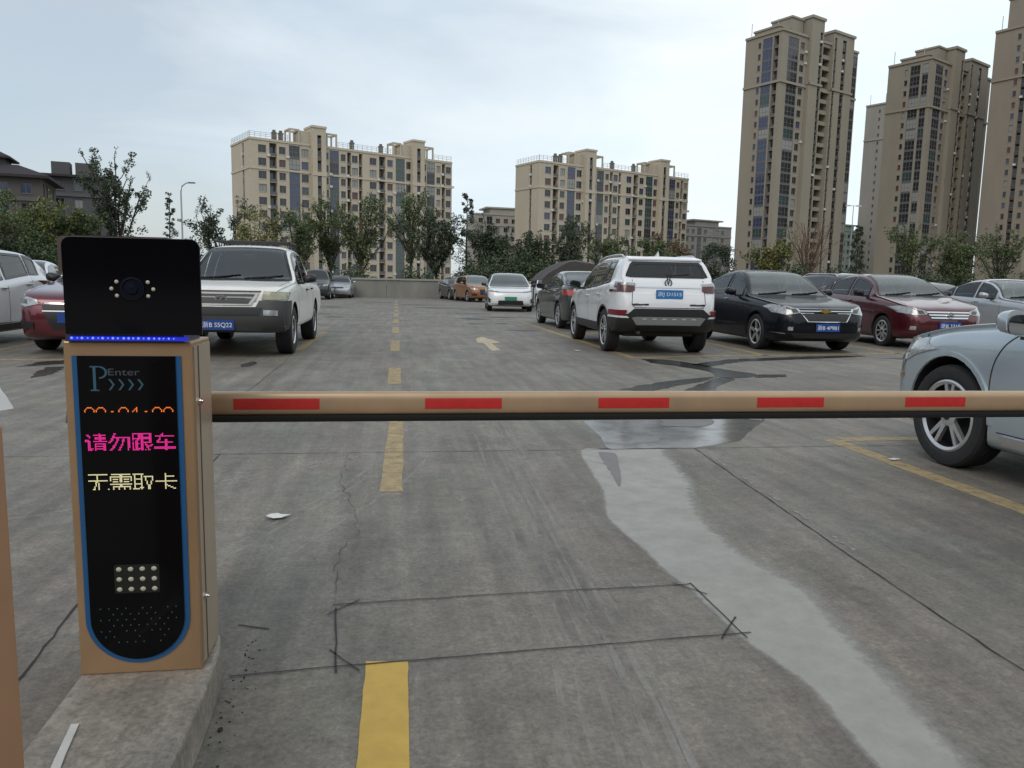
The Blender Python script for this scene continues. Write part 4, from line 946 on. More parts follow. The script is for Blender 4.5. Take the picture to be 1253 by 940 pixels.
        def inside(x, y, P):
            r = False
            for i in range(len(P)):
                (x0, y0), (x1, y1) = P[i], P[(i + 1) % len(P)]
                if (y0 > y) != (y1 > y) and x < (x1 - x0) * (y - y0) / (y1 - y0) + x0: r = not r
            return r
        bm = bmesh.new(); bm.from_mesh(s.body_me); dead = []
        for f in bm.faces:
            c = f.calc_center_median(); q = f.normal
            if axis == 'top': ok = q.z > .15 and c.z > .7 and inside(s.L / 2 - c.x, c.y, hole)
            elif axis == 'rear': ok = q.x < -.15 and inside(c.y, c.z, hole)
            elif axis == 'left': ok = q.y > .25 and c.y > .2 and inside(s.L / 2 - c.x, c.z, hole)
            else: ok = q.y < -.25 and c.y < -.2 and inside(s.L / 2 - c.x, c.z, hole)
            if ok: dead.append(f)
        bmesh.ops.delete(bm, geom=dead, context='FACES'); bm.to_mesh(s.body_me); bm.free()
        o = s.skin(name, m, parent, axis, [poly], off, step, False)
        bm = bmesh.new(); sub_ = []
        for i in range(n):
            a, b, c, d = poly[i], poly[(i + 1) % n], inner[(i + 1) % n], inner[i]; k = max(1, int(math.dist(a, b) / .07))
            for j in range(k):
                l = lambda p, q, t: (p[0] + (q[0] - p[0]) * t, p[1] + (q[1] - p[1]) * t)
                sub_.append([l(a, b, j / k), l(a, b, (j + 1) / k), l(d, c, (j + 1) / k), l(d, c, j / k)])
        mb = MB()
        for q in sub_:
            P = []
            for (x, y) in q:
                hh, nrm, dd = s.ray(axis, x, y)
                if hh is None: break
                if nrm.dot(dd) > 0: nrm = -nrm
                P.append(hh + (nrm - dd * .25).normalized() * (off + .004))
            if len(P) == 4: mb.quad(*P)
        if o and mb.v: mb.build('edge_band', M_FRIT, o)
        return o
    def cabin(s, r, beige=False):
        ws = s.P['ws']; H = s.P['H']; ms = M_SEATL if beige else M_SEAT
        def at(t, y, z): return (s.L / 2 - t, y, z)
        t0 = ws[1] + .42
        for y in (.36, -.36):
            mb = MB(); n0 = 0
            def slab(t, z0, z1, hw, th, rake, yy=y):
                vs = [];
                for (zz, k) in ((z0, 0), (z0 + (z1 - z0) * .5, .5), (z1, 1)):
                    ww = hw * (1 - .18 * k * k)
                    for (dx, dy) in ((0, -ww), (0, ww), (th, ww * .96), (th, -ww * .96)): vs.append(at(t + rake * k + dx, yy + dy, zz))
                mb.add(vs, [(j * 4 + e, j * 4 + (e + 1) % 4, (j + 1) * 4 + (e + 1) % 4, (j + 1) * 4 + e) for j in range(2) for e in range(4)] + [(3, 2, 1, 0), (8, 9, 10, 11)])
            slab(t0, .42, H - .52, .24, .13, .16); st_ = bevel(mb.build('front_seat', ms, r), .03)
            mb = MB(); slab(t0 + .165, H - .49, H - .32, .13, .09, .03); bevel(mb.build('headrest', ms, st_), .025)
        mb = MB(); b0 = t0 + .95
        for (zz) in (0,):
            mb.box(*sorted((s.L / 2 - b0, s.L / 2 - b0 - .18)), -.60, .60, .42, H - .58)
        rb = bevel(mb.build('rear_seat', ms, r), .04)
        for y in (.36, -.36):
            mb = MB(); mb.box(*sorted((s.L / 2 - b0 - .08, s.L / 2 - b0 - .17)), y - .13, y + .13, H - .575, H - .44); bevel(mb.build('headrest', ms, rb), .025)
        zb = s.fb(ws[0] + .3) - .03; wd = s.fp(ws[0] + .3) - .10
        mb = MB(); x0, x1 = s.L / 2 - ws[0] - .62, s.L / 2 - ws[0] - .02
        mb.add([(x0, -wd, zb - .3), (x0, wd, zb - .3), (x0, wd, zb - .05), (x0, -wd, zb - .05), (x0 + .12, -wd, zb), (x0 + .12, wd, zb), (x1, wd * .9, zb - .03), (x1, -wd * .9, zb - .03), (x1, wd * .9, zb - .3), (x1, -wd * .9, zb - .3)], [(0, 1, 2, 3), (3, 2, 5, 4), (4, 5, 6, 7), (7, 6, 8, 9), (9, 8, 1, 0), (0, 3, 4, 7, 9), (1, 8, 6, 5, 2)]); mb.build('dashboard', M_DASH, r)
        mb = MB(); cx_, cy_, cz_ = x0 - .06, .36, zb - .02
        pts = [(cx_ - .06 * math.sin(a), cy_ + .18 * math.cos(a), cz_ + .17 * math.sin(a)) for a in [2 * math.pi * k / 20 for k in range(21)]]; mb.tube(pts, .016, 6, cap=False); mb.tube([(cx_, cy_ - .17, cz_), (cx_, cy_ + .17, cz_)], .014, 6); mb.build('steering_wheel', M_BLKP, r, smooth=60)
        mb = MB(); z_ = s.ft(ws[1] - .12) - .09; mb.box(s.L / 2 - ws[1] - .02, s.L / 2 - ws[1] + .01, -.11, .11, z_ - .035, z_ + .03); bevel(mb.build('rear_view_mirror', M_BLKP, r), .012)
    def line(s, pts, w=.008):
        return ribbon(pts, w)
    def dlo(s, s0, s1, lift=.035, cap=.80, n=10, inset=.0):
        """outline of side glass between two stations"""
        lo = []; hi = []
        for i in range(n + 1):
            t = s0 + (s1 - s0) * i / n; zs = min(s.fb(t), s.ft(t) - .03); g = s.ft(t) - zs
            lo.append((t, zs + lift)); hi.append((t, max(zs + lift + .004, zs + g * cap - inset)))
        return lo + hi[::-1]
    def on(s, axis, a, b, off=0.0):
        h, nrm, d = s.ray(axis, a, b); return h - d * off
    def finish(s, name, label, cat, loc, rz, group, detail=2, glass=None, side=None, handles=True, mirrors=True, mirror_m=None, windscreen=None, wheels=(0, 1, 2, 3), mirror_t=None, mirror_dz=.10, beige=False, privacy=False):
        r = thing(name, label, cat, (loc[0], loc[1], 0), rz, group); s.root = r
        link('body', s.body_me, r); glass = glass or M_GLASSW; ws = s.P['ws']
        # windscreen and rear window
        def top_pane(a, b, inset=.045):
            l = []; n = 8
            for i in range(n + 1):
                t = a + (b - a) * i / n; p = s.sec(t)[12]; l.append((t, max(.2, p[0] - inset * .35)))
            return l + [(t, -y) for t, y in l[::-1]]
        clear = s.res < .1; s.clear = clear
        if clear:
            lined(s.paint); s.window('windscreen', M_CLR, r, 'top', top_pane(*ws), .006, .06)
            if s.P['rw']: s.window('rear_window', M_CLS, r, 'top', top_pane(*s.P['rw']), .006, .06)
            s.cabin(r, beige)
            for q in (1, -1): s.skin('panel_gap', M_GAP, r, 'top', [s.line([(.34 + (ws[0] - .45) * i / 6, q * (s.fp(.34 + (ws[0] - .45) * i / 6) - .135 - .02 * math.sin(i * .5))) for i in range(7)], .007)], .002, .07, skirt=False)
        else:
            s.skin('windscreen', windscreen or glass, r, 'top', [top_pane(*ws)], .007, .06)
            if s.P['rw']: s.skin('rear_window', glass, r, 'top', [top_pane(*s.P['rw'])], .004, .12)
        # side glass: list of (start, end)
        for sg in ('left', 'right'):
            for i_, (a, b) in enumerate(side or []):
                if clear: s.window('side_window', (M_CLD if i_ and privacy else M_CLS), r, sg, s.dlo(a, b, cap=.84, lift=.02), .006, .08)
                else: s.skin('side_window', glass, r, sg, [s.dlo(a, b)], .004, .12)
        s.wheels(r, wheels)
        if mirrors:
            t = mirror_t or ws[0] + .42
            for sg in (1, -1):
                z = s.fb(t) + mirror_dz; y = s.fp(t) * sg
                s.mirror(r, s.L / 2 - t, y, z, sg, mirror_m or s.paint)
        return r
    def mirror(s, r, x, y, z, sg, m):
        mb = MB(); 
        prof = []
        # rounded shell: superellipse rings along the car
        vs = []; fs = []; N = 14; st = [(0.0, 1.0), (.03, 1.0), (.07, .93), (.105, .74), (.125, .42), (.132, .08)]
        for (dx, k) in st:
            for i in range(N):
                a = 2 * math.pi * i / N; c_, s_ = math.cos(a), math.sin(a); e = .62
                yy = math.copysign(abs(c_) ** e, c_) * .105 * k; zz = math.copysign(abs(s_) ** e, s_) * .068 * k
                vs.append((x - .05 + dx, y + sg * (.11 + .0) + yy, z + zz + (.015 if c_ * sg > 0 else 0)))
        for i in range(len(st) - 1):
            for k in range(N): fs.append((i * N + k, i * N + (k + 1) % N, (i + 1) * N + (k + 1) % N, (i + 1) * N + k))
        fs.append(tuple(range((len(st) - 1) * N, len(st) * N))); fs.append(tuple(range(N)))
        mb.add(vs, fs); o = mb.build('wing_mirror', m, r, smooth=50)
        gl = MB(); pts = [(math.copysign(abs(math.cos(a)) ** .62, math.cos(a)) * .092, math.copysign(abs(math.sin(a)) ** .62, math.sin(a)) * .056) for a in [2 * math.pi * i / 16 for i in range(16)]]
        gl.prism(pts, frame((x - .055, y + sg * .11, z), (0, 1, 0), (0, 0, 1)), -.004 if sg > 0 else -.004); gl.build('mirror_glass', M_GLASSW, o)
        st_ = MB(); st_.box(min(y - sg * .06, y + sg * .05), max(y - sg * .06, y + sg * .05), 0, 0, 0, 0) if False else None
        b = MB(); y0, y1 = sorted((y - sg * .075, y + sg * .03)); b.box(x - .03, x + .05, y0, y1, z - .085, z - .045); b.build('mirror_foot', M_BLKP, o)
    def wheels(s, r, which):
        k = 0; wr = s.wr; tw = s.tw
        for ax in s.ax:
            for sg in (1, -1):
                if k not in which: k += 1; continue
                k += 1
                x = s.L / 2 - ax; yo = sg * (s.W / 2 - .012 - tw / 2); h = tw / 2; rr = wr * .71 if s.rim != 'steel' else wr * .60
                mb = MB(); prof = [(rr, -h * .8), (rr + .012, -h * .93), (wr * .86, -h), (wr * .955, -h * .92), (wr * .995, -h * .72)]
                for q in (-.5, -.17, .17, .5): prof += [(wr, h * (q - .12)), (wr, h * (q + .1)), (wr - .009, h * (q + .12)), (wr - .009, h * (q + .2))]
                prof += [(wr * .995, h * .72), (wr * .955, h * .92), (wr * .86, h), (rr + .012, h * .93), (rr, h * .8)]
                mb.lathe(prof, 40, 0, 'y', closed=True); w = mb.build('wheel', M_TYREB, r, smooth=35); w.location = (x, yo, wr)
                rm = MB(); f = sg  # outward
                P_ = [(rr, -h * .7 * f), (rr, h * .86 * f), (rr - .012, h * .92 * f), (rr - .03, h * .80 * f), (rr - .035, h * .1 * f), (.06, h * .05 * f), (.001, h * .05 * f)]
                rm.lathe(P_[:4], 40, 0, 'y'); rm.lathe(P_[3:], 40, 1, 'y')
                n = s.spokes; 
                for i in range(n):
                    a = 2 * math.pi * i / n + .3
                    def spoke(a, w0, w1, y0, y1):
                        ca, sa = math.cos(a), math.sin(a); vs = []
                        for (rad, wd, yy) in ((.045, w0, y0), (rr * .55, (w0 + w1) / 2, y0 * .45 + y1 * .55), (rr - .012, w1, y1)):
                            for (q, dy) in ((-1, 0), (1, 0), (.8, -.03 * f), (-.8, -.03 * f)): vs.append((ca * rad - sa * q * wd, yy + dy, sa * rad + ca * q * wd))
                        rm.add(vs, [(j * 4 + e, j * 4 + (e + 1) % 4, (j + 1) * 4 + (e + 1) % 4, (j + 1) * 4 + e) for j in range(2) for e in range(4)] + [(3, 2, 1, 0), (8, 9, 10, 11)], 0)
                    if s.rim == 'double':
                        spoke(a - .16, .016, .012, h * .74 * f, h * .82 * f); spoke(a + .16, .016, .012, h * .74 * f, h * .82 * f)
                    elif s.rim == 'steel': spoke(a, .05, .075, h * .55 * f, h * .7 * f)
                    else: spoke(a, .030 if n < 7 else .017, .026 if n < 7 else .014, h * .72 * f, h * .82 * f)
                rm.lathe([(.066, h * .6 * f), (.066, h * .76 * f), (.05, h * .82 * f), (.001, h * .84 * f)], 20, 0, 'y')
                rm.lathe([(.028, h * .835 * f), (.028, h * .88 * f), (.001, h * .89 * f)], 14, 1, 'y')
                rm.build('rim', [M_ALLOY, M_ALLOYD], w, smooth=35)
    def plate(s, axis, y, z, text, m=None, tilt=0.0, w=.44, h=.14, txtm=None, off=.02):
        p = s.on(axis, y, z, off); d = -1 if axis == 'front' else 1
        if axis == 'front': F = frame(p, (0, 1, 0), (0, 0, 1))
        else: F = frame(p, (0, -1, 0), (0, 0, 1))
        mb = MB(); mb.prism(rrect(0, 0, w, h, .012), F @ Matrix.Translation((0, 0, -.012)), .012); o = mb.build('licence_plate', m or M_PLB, s.root)
        if text:
            me = text_mesh(text, w * .88, h * .60).copy(); me.materials.append(txtm or M_PLW); me.transform(F @ Matrix.Translation((0, 0, .002))); link('plate_lettering', me, o)
        return o
    def mir(s, poly): return [[(a, b) for a, b in poly], [(-a, b) for a, b in poly[::-1]]]

def door_lines(c, root, segs):
    for sg in ('left', 'right'): c.skin('panel_gap', M_GAP, root, sg, [c.line(p, .009) for p in segs], .0025, .09, skirt=False)
def handles(c, root, pos, m):
    for sg in (1, -1):
        for (t, z) in pos:
            p = c.on('left' if sg > 0 else 'right', t, z, .0); mb = MB(); x = p.x; y = p.y
            y0, y1 = sorted((y + sg * .012, y + sg * .034)); mb.box(x - .085, x + .085, y0, y1, z - .012, z + .014)
            for q in (-.075, .06): a, b = sorted((y - sg * .01, y + sg * .015)); mb.box(x + q, x + q + .015, a, b, z - .010, z + .012)
            bevel(mb.build('door_handle', m, root), .006)
def wipers(c, root, ws, front=True):
    for y0, y1 in ((.05, .62), (-.62, -.02)):
        t = ws[0]; pts = []
        for k in range(6):
            y = y0 + (y1 - y0) * k / 5; tt = t + .03 + .10 * (k / 5 if True else 0); h, nrm, d = c.ray('top', tt, y)
            if h: pts.append(h + Vector((.0, 0, .018)))
        mb = MB(); mb.tube(pts, .010, 6); mb.build('wiper', M_BLKP, root)
def cowl(c, root, ws):
    t = ws[0]; w = c.sec(t)[12][0] - .02
    c.skin('cowl_panel', M_BLKP, root, 'top', [[(t - .10, w * .92), (t - .003, w), (t - .003, -w), (t - .10, -w * .92)]], .003, .12)
def badge(c, axis, polys, y, z, m, name='badge', off=.012, th=.012, parent=None):
    p = c.on(axis, y, z, off); F = frame(p, (0, 1, 0), (0, 0, 1)) if axis == 'front' else frame(p, (0, -1, 0), (0, 0, 1))
    mb = MB()
    for q in polys: mb.prism(q, F @ Matrix.Translation((0, 0, -th / 2)), th)
    return mb.build(name, m, parent or c.root)
def ring(r0, r1, n=20, a0=0, a1=2 * math.pi, sc=(1, 1)):
    qs = []
    for i in range(n):
        a, b = a0 + (a1 - a0) * i / n, a0 + (a1 - a0) * (i + 1) / n
        qs.append([(r0 * math.cos(a) * sc[0], r0 * math.sin(a) * sc[1]), (r1 * math.cos(a) * sc[0], r1 * math.sin(a) * sc[1]), (r1 * math.cos(b) * sc[0], r1 * math.sin(b) * sc[1]), (r0 * math.cos(b) * sc[0], r0 * math.sin(b) * sc[1])])
    return qs
def wheel_at(c, p, a, ax, sg):      # where the car's middle is when that wheel stands at p
    x, y = c.L / 2 - c.ax[ax], sg * (c.W / 2 - .11)
    return (p[0] - x * math.cos(a) + y * math.sin(a), p[1] - x * math.sin(a) - y * math.cos(a))
NEG, POS = R(-90), R(90)     # heading towards the camera / away from it

M_SILF = mat('silver_grille_paint', (.34, .34, .34), .4, metal=.2)
# ------------------------------------------------------------------ white pickup
P = dict(L=5.0, W=1.76, H=1.66, ws=(1.40, 2.16), rw=None, tumble=.30,
         top=[(0, .78), (.02, .88), (.07, .955), (.2, .99), (.7, 1.03), (1.3, 1.07), (1.42, 1.095), (1.85, 1.42), (2.08, 1.575), (2.3, 1.635), (2.7, 1.66), (3.15, 1.65), (3.30, 1.60), (3.38, 1.35), (3.44, 1.08), (3.6, 1.055), (4.9, 1.04), (5.0, 1.0)],
         belt=[(0, .72), (.07, .90), (.2, .935), (.7, .975), (1.3, 1.01), (2.2, 1.02), (3.3, 1.03), (3.6, 1.02), (5, .97)],
         plan=[(0, .70), (.04, .77), (.12, .825), (.3, .86), (.7, .876), (1.2, .88), (4.7, .88), (5, .86)],
         bot=[(0, .40), (.3, .36), (.9, .34), (4.2, .36), (5, .48)])
c = Car(P, mat('aged_white_paint', (.76, .75, .71), .42, coat=.4, var=.05, vscale=3), .355, (.86, 3.80), tw=.24, arch=.06, spokes=5, rim='steel')
r = c.finish('pickup_truck', 'white double cab pickup with dark grey bumper and roof rack facing the camera', 'pickup', (-2.38, 13.55), NEG, None, side=[(1.72, 2.52), (2.60, 3.22)], windscreen=M_GLASSG, mirror_m=M_BLKP)
cowl(c, r, P['ws']); wipers(c, r, P['ws'])
for k, q in enumerate(([(-.88, .38), (.88, .38), (.88, .80), (.50, .80), (.46, .71), (-.46, .71), (-.50, .80), (-.88, .80)],)):
    c.skin('front_bumper', M_GREYP, r, 'front', [q], .03, .08)
for sg in ('left', 'right'): c.skin('bumper_side', M_GREYP, r, sg, [[(.05, .40), (.42, .40), (.42, .62), (.50, .80), (.05, .80)]], .016, .08)
c.skin('upper_intake_band', M_BLKP, r, 'front', [[(-.52, .915), (.52, .915), (.52, .935), (-.52, .935)]], .008)
c.skin('lower_intake', M_BLKP, r, 'front', [[(-.50, .60), (.50, .60), (.54, .70), (-.54, .70)]], .036)
gr = c.skin('grille', M_SILF, r, 'front', [[(-.40, .735), (.40, .735), (.50, .905), (-.50, .905)]], .016)
c.skin('grille_mesh', M_BLKP, gr, 'front', [[(-.36, .755), (.36, .755), (.44, .885), (-.44, .885)]], .020)
c.skin('grille_bar', M_SILF, gr, 'front', [[(-.40, .79), (.40, .79), (.42, .85), (-.42, .85)]], .025)
c.skin('grille_slot', M_BLKP, gr, 'front', [[(.10, .805), (.32, .805), (.32, .835), (.10, .835)], [(-.32, .805), (-.10, .805), (-.10, .835), (-.32, .835)]], .029)
badge(c, 'front', ring(.045, .066, 20, sc=(1.25, .9)) + [[(-.05, -.028), (.0, -.010), (.05, .03), (.0, .012)]], 0, .82, M_CHROME, off=.045, parent=gr)
c.skin('headlight', M_LAMPY, r, 'front', c.mir([(.53, .815), (.845, .815), (.85, .915), (.56, .93)]), .022, .04)
c.skin('fog_light', M_LAMP, r, 'front', c.mir([(.56, .60), (.74, .60), (.74, .67), (.56, .67)]), .036)
c.plate('front', -.04, .47, '浙B S5Q22', off=.045)
door_lines(c, r, [[(1.42, 1.0), (1.40, .75), (1.30, .48)], [(2.56, 1.03), (2.55, .5)], [(3.28, 1.03), (3.26, .6), (3.1, .48)], [(3.46, 1.04), (3.46, .5)]])
handles(c, r, [(2.42, .94), (3.16, .95)], M_BLKP)
c.skin('load_bed', M_BLKP, r, 'top', [[(3.55, .78), (4.92, .78), (4.92, -.78), (3.55, -.78)]], .004, .2)
mb = MB()
zr = 1.66
for y in (-.60, .60): mb.tube([(-.75, y, zr + .05), (.10, y, zr + .055)], .016, 8); mb.tube([(-.7, y, zr - .06), (-.7, y, zr + .05)], .014, 6); mb.tube([(.0, y, zr - .06), (.0, y, zr + .05)], .014, 6)
for x in (-.75, -.45, -.18, .10): mb.tube([(x, -.58, zr + .05), (x, .58, zr + .05)], .014, 8)
mb.build('roof_rack', M_BLKP, r, smooth=50)
mb = MB(); mb.prism(rrect(0, 0, .16, .10, .01), frame((.86, .05, 1.02), (0, 1, 0), (-.3, 0, 1)), .004); mb.build('dashboard_paper', M_WHITE, r)
bl = thing('red_bundle', 'bundle of red fabric standing in the bed of the white pickup', 'bundle', (-1.78, 15.3, 1.02))
mb = MB(); rb_ = random.Random(4)
for (cx, cy, cz, rr, sc) in ((0, 0, .12, .13, (1, 1, .9)), (.05, .1, .14, .11, (1, 1, .8)), (-.10, .05, .30, .055, (1, 1, 3.0))):
    bm = bmesh.new(); bmesh.ops.create_icosphere(bm, subdivisions=3, radius=1)
    for v in bm.verts: v.co *= 1 + .10 * math.sin(7 * v.co.x + 5 * v.co.z) + rb_.uniform(-.03, .03)
    mb.add([(cx + v.co.x * rr * sc[0], cy + v.co.y * rr * sc[1], cz + v.co.z * rr * sc[2]) for v in bm.verts], [tuple(v.index for v in f.verts) for f in bm.faces]); bm.free()
mb.build('fabric', mat('red_cloth', (.15, .016, .022), .8), bl, smooth=60)

# ------------------------------------------------------------------ white car seen from the rear
P = hatch(L=4.5, W=1.75, H=1.64, hood=1.05, tail=1.22, ws0=.26, nose=.74, rear_lean=.36, belt_rise=.08, roofdrop=.05)
P['bot'] = [(t, z + .11) for t, z in P['bot']]
c = Car(P, M_WHITE, .36, (.86, 3.62), tw=.225, arch=.055, spokes=5, rim='double')
r = c.finish('suv', 'white car with blue plate and silver lower bumper seen from behind', 'car', (4.385, 14.06), R(87.5), None, privacy=True, side=[(1.55, 2.32), (2.40, 3.30), (3.36, 3.78)], mirror_m=M_BLKP)
RW = [(-.60, 1.245), (.60, 1.245), (.665, 1.26), (.60, 1.45), (.55, 1.50), (-.55, 1.50), (-.60, 1.45), (-.665, 1.26)]
c.window('rear_window', M_CLD, r, 'rear', RW, .006, .07)
mb = MB(); xr = -c.L / 2
vsp = []
for (x, y, z) in ((xr + .62, .58, 1.60), (xr + .62, -.58, 1.60), (xr + .28, -.61, 1.555), (xr + .28, .61, 1.555)): vsp.append((x, y, z))
mb.add([(x, y, z) for x, y, z in vsp] + [(x, y, z - .035) for x, y, z in vsp], [(0, 1, 2, 3), (7, 6, 5, 4), (0, 4, 5, 1), (1, 5, 6, 2), (2, 6, 7, 3), (3, 7, 4, 0)]); bevel(mb.build('roof_spoiler', M_WHITE, r), .012)
c.skin('chrome_strip', M_CHROME, r, 'rear', [[(-.62, 1.085), (.62, 1.085), (.62, 1.115), (-.62, 1.115)]], .010)
tl_ = c.skin('tail_light', M_RED, r, 'rear', c.mir([(.55, 1.040), (.62, 1.010), (.90, 1.015), (.915, 1.110), (.90, 1.160), (.55, 1.130)]), .014, .05)
c.skin('lens_clear_strip', M_LAMP, r, 'rear', c.mir([(.54, 1.110), (.90, 1.130), (.90, 1.175), (.54, 1.155)]), .018, .05)
for sg in ('left', 'right'): c.skin('tail_light', M_RED, r, sg, [[(4.20, 1.100), (4.48, 1.010), (4.48, 1.150), (4.22, 1.160)]], .010, .05)
door_l = [[(.58, 1.210), (.60, 0.830), (.56, 0.770), (-.56, 0.770), (-.60, 0.830), (-.58, 1.210)]]
c.skin('panel_gap', M_GAP, r, 'rear', [c.line(q, .010) for q in door_l], .003, .07, skirt=False)
badge(c, 'rear', ring(.048, .062, 18) + [[(-.045, 0.140), (-.025, 0.145), (0, -.01), (.025, 0.145), (.045, 0.140), (0, -.045)]], 0, 1.165, M_BLKP, off=.018)
c.plate('rear', 0, .985, '浙J D1S15', M_PLL, off=.02)
for (y, w_) in ((.47, 0.270), (-.46, 0.240)):
    lb_ = MB(); p = c.on('rear', y, .825, .012)
    for k in range(5): lb_.box(p.x - .006, p.x + .004, y - w_ / 2 + k * w_ / 5, y - w_ / 2 + k * w_ / 5 + w_ / 5.02, 0.81 + .004 * (k % 2), .835 - .003 * (k % 3))
    lb_.build('tailgate_letters', M_BLKP, r)
bm_ = c.skin('rear_bumper', M_BLKP, r, 'rear', [[(-.80, 0.410), (.80, 0.410), (.80, 0.670), (.66, 0.670), (.56, 0.755), (-.56, 0.755), (-.66, 0.670), (-.80, 0.670)]], .028, .07)
c.skin('lower_valance', M_BLKP, r, 'rear', [[(-.86, 0.310), (.86, 0.310), (.86, 0.408), (-.86, 0.408)]], .012, .05)
c.skin('skid_plate', M_SKID, bm_, 'rear', [[(-.52, 0.505), (.52, 0.505), (.60, 0.615), (.52, 0.630), (-.52, 0.630), (-.60, 0.615)]], .042, .07)
c.skin('bright_vent', mat('bright_insert', (.55, .55, .52), .3), bm_, 'rear', [[(x_ - .035, 0.592), (x_ + .035, 0.592), (x_ + .03, 0.606), (x_ - .03, 0.606)] for x_ in (-.40, -.24, -.08, .08, .24, .40)], .046, .07)
c.skin('reflector', M_REFL, r, 'rear', c.mir([(.70, 0.645), (.87, 0.645), (.90, 0.730), (.68, 0.730)]), .034, .05)
c.skin('reflector_surround', M_WHITE, r, 'rear', c.mir([(.64, 0.610), (.90, 0.610), (.93, 0.640), (.68, 0.640)]), .034, .05)
for sg in ('left', 'right'): c.skin('side_cladding', M_BLKP, r, sg, [[(.1, .36), (.44, .36), (.46, .55), (.1, .57)], [(1.28, .34), (3.20, .34), (3.22, .48), (1.26, .48)], [(4.05, .40), (4.46, .42), (4.46, .67), (4.02, .60)]], .010, .09)
for sg in ('left', 'right'):
    for ax in (.86, 3.62):
        pts = [];
        for k in range(13): a = math.pi * (k / 12); pts.append((ax - .435 * math.cos(a), .365 + .435 * math.sin(a)))
        inn = [(ax - .405 * math.cos(math.pi * k / 12), .365 + .405 * math.sin(math.pi * k / 12)) for k in range(13)]
        c.skin('arch_trim', M_BLKP, r, sg, [pts + inn[::-1]], .010, .07)
door_lines(c, r, [[(1.50, .98), (1.45, .7), (1.42, .42)], [(2.36, 1.0), (2.34, .42)], [(3.36, 1.05), (3.3, .8), (3.12, .55)]])
handles(c, r, [(2.22, .93), (3.22, .97)], M_WHITE)
for y in (.60, -.60):
    mb = MB(); pts = []
    for t, dz in ((1.95, .0), (2.05, .045), (2.5, .055), (3.2, .055), (3.75, .045), (3.92, .0)):
        z = c.ray('top', t, y)[0].z; pts.append((c.L / 2 - t, y, z + dz))
    mb.tube(pts, .018, 8); mb.build('roof_rail', M_ALLOY, r, smooth=60)
mb = MB(); z = c.ray('top', 3.7, 0)[0].z
mb.add([(c.L / 2 - 3.55, 0, z), (c.L / 2 - 3.78, .028, z - .01), (c.L / 2 - 3.78, -.028, z - .01), (c.L / 2 - 3.80, 0, z + .085)], [(0, 1, 3), (1, 2, 3), (2, 0, 3), (0, 2, 1)]); mb.build('shark_fin_aerial', M_WHITE, r)
mb = MB(); p0 = c.on('rear', -.02, 1.285, .015); p1 = c.on('rear', -.38, 1.315, .015); mb.tube([p0, p1], .011, 6); mb.build('rear_wiper', M_BLKP, r)
mb = MB(); mb.tube([(xr + .35, .45, .38), (xr + .1, .45, .37)], .03, 10); mb.build('exhaust_pipe', M_GREYP, r)
mb = MB(); mb.box(xr + .5, xr + 1.25, -.6, .6, .28, .46); bevel(mb.build('rear_axle', M_BLKP, r), .03)

# ------------------------------------------------------------------ black saloon with gold badge
M_BLK = mat('car_paint_black_blue', (.004, .005, .009), .3, coat=.35, spec=.2)
P = sedan(L=4.6, W=1.78, H=1.49, hood=.97, tail=1.08, ws0=.285, nose=.70)
c = Car(P, M_BLK, .325, (.92, 3.60), tw=.21, arch=.05, spokes=5)
SID = [(1.66, 2.40), (2.48, 3.30), (3.36, 3.72)]
CR_A = math.atan2(-1, -.01)
r = c.finish('black_saloon', 'glossy black saloon with gold cross badge on its split grille', 'car', wheel_at(c, (6.62, 13.38), CR_A, 0, -1), CR_A, None, side=SID, windscreen=M_GLASSG)
cowl(c, r, P['ws']); wipers(c, r, P['ws'])
hl = c.skin('headlight', M_LAMP, r, 'front', c.mir([(.46, .70), (.70, .665), (.835, .70), (.86, .80), (.80, .84), (.52, .775)]), .010, .05)
c.skin('headlight_core', M_LAMPD, r, 'front', c.mir([(.50, .71), (.60, .70), (.62, .765), (.54, .765)]), .014, .05)
gr = c.skin('grille', M_CHROME, r, 'front', [[(-.50, .725), (.50, .725), (.54, .775), (-.54, .775)]], .014, .05)
c.skin('grille_mesh', M_BLKP, gr, 'front', [[(-.47, .742), (.47, .742), (.50, .768), (-.50, .768)]], .018, .05)
lg = c.skin('lower_grille', M_CHROME, r, 'front', [[(-.36, .545), (.36, .545), (.47, .70), (-.47, .70)]], .012, .05)
c.skin('grille_mesh', M_BLKP, lg, 'front', [[(-.345, .56), (.345, .56), (.445, .688), (-.445, .688)]], .016, .05)
badge(c, 'front', [[(-.085, -.022), (-.035, -.022), (-.035, -.04), (.035, -.04), (.035, -.022), (.10, -.022), (.085, .022), (.035, .022), (.035, .04), (-.035, .04), (-.035, .022), (-.10, .022)]], 0, .735, mat('gold_badge', (.45, .30, .08), .3, metal=.7), off=.03)
c.skin('lower_intake', M_BLKP, r, 'front', [[(-.55, .27), (.55, .27), (.62, .36), (-.62, .36)]], .010, .06)
c.skin('fog_light', M_LAMP, r, 'front', c.mir([(.60, .40), (.67, .40), (.67, .46), (.60, .46)]), .012, .04)
c.plate('front', 0, .455, '浙B 4P9B1')
door_lines(c, r, [[(1.42, .92), (1.40, .6), (1.30, .28)], [(2.44, .98), (2.42, .3)], [(3.34, 1.0), (3.28, .7), (3.10, .4)]])
handles(c, r, [(2.28, .90), (3.2, .93)], M_CHROME)
for sg in ('left', 'right'): c.skin('chrome_waist_strip', M_CHROME, r, sg, [[(1.66, c.fb(1.66) + .012), (3.7, c.fb(3.7) + .012), (3.7, c.fb(3.7) + .026), (1.66, c.fb(1.66) + .026)]], .006, .1)
c.skin('bumper_chrome', M_CHROME, r, 'front', c.mir([(.70, .335), (.84, .35), (.84, .365), (.70, .35)]), .012, .05)

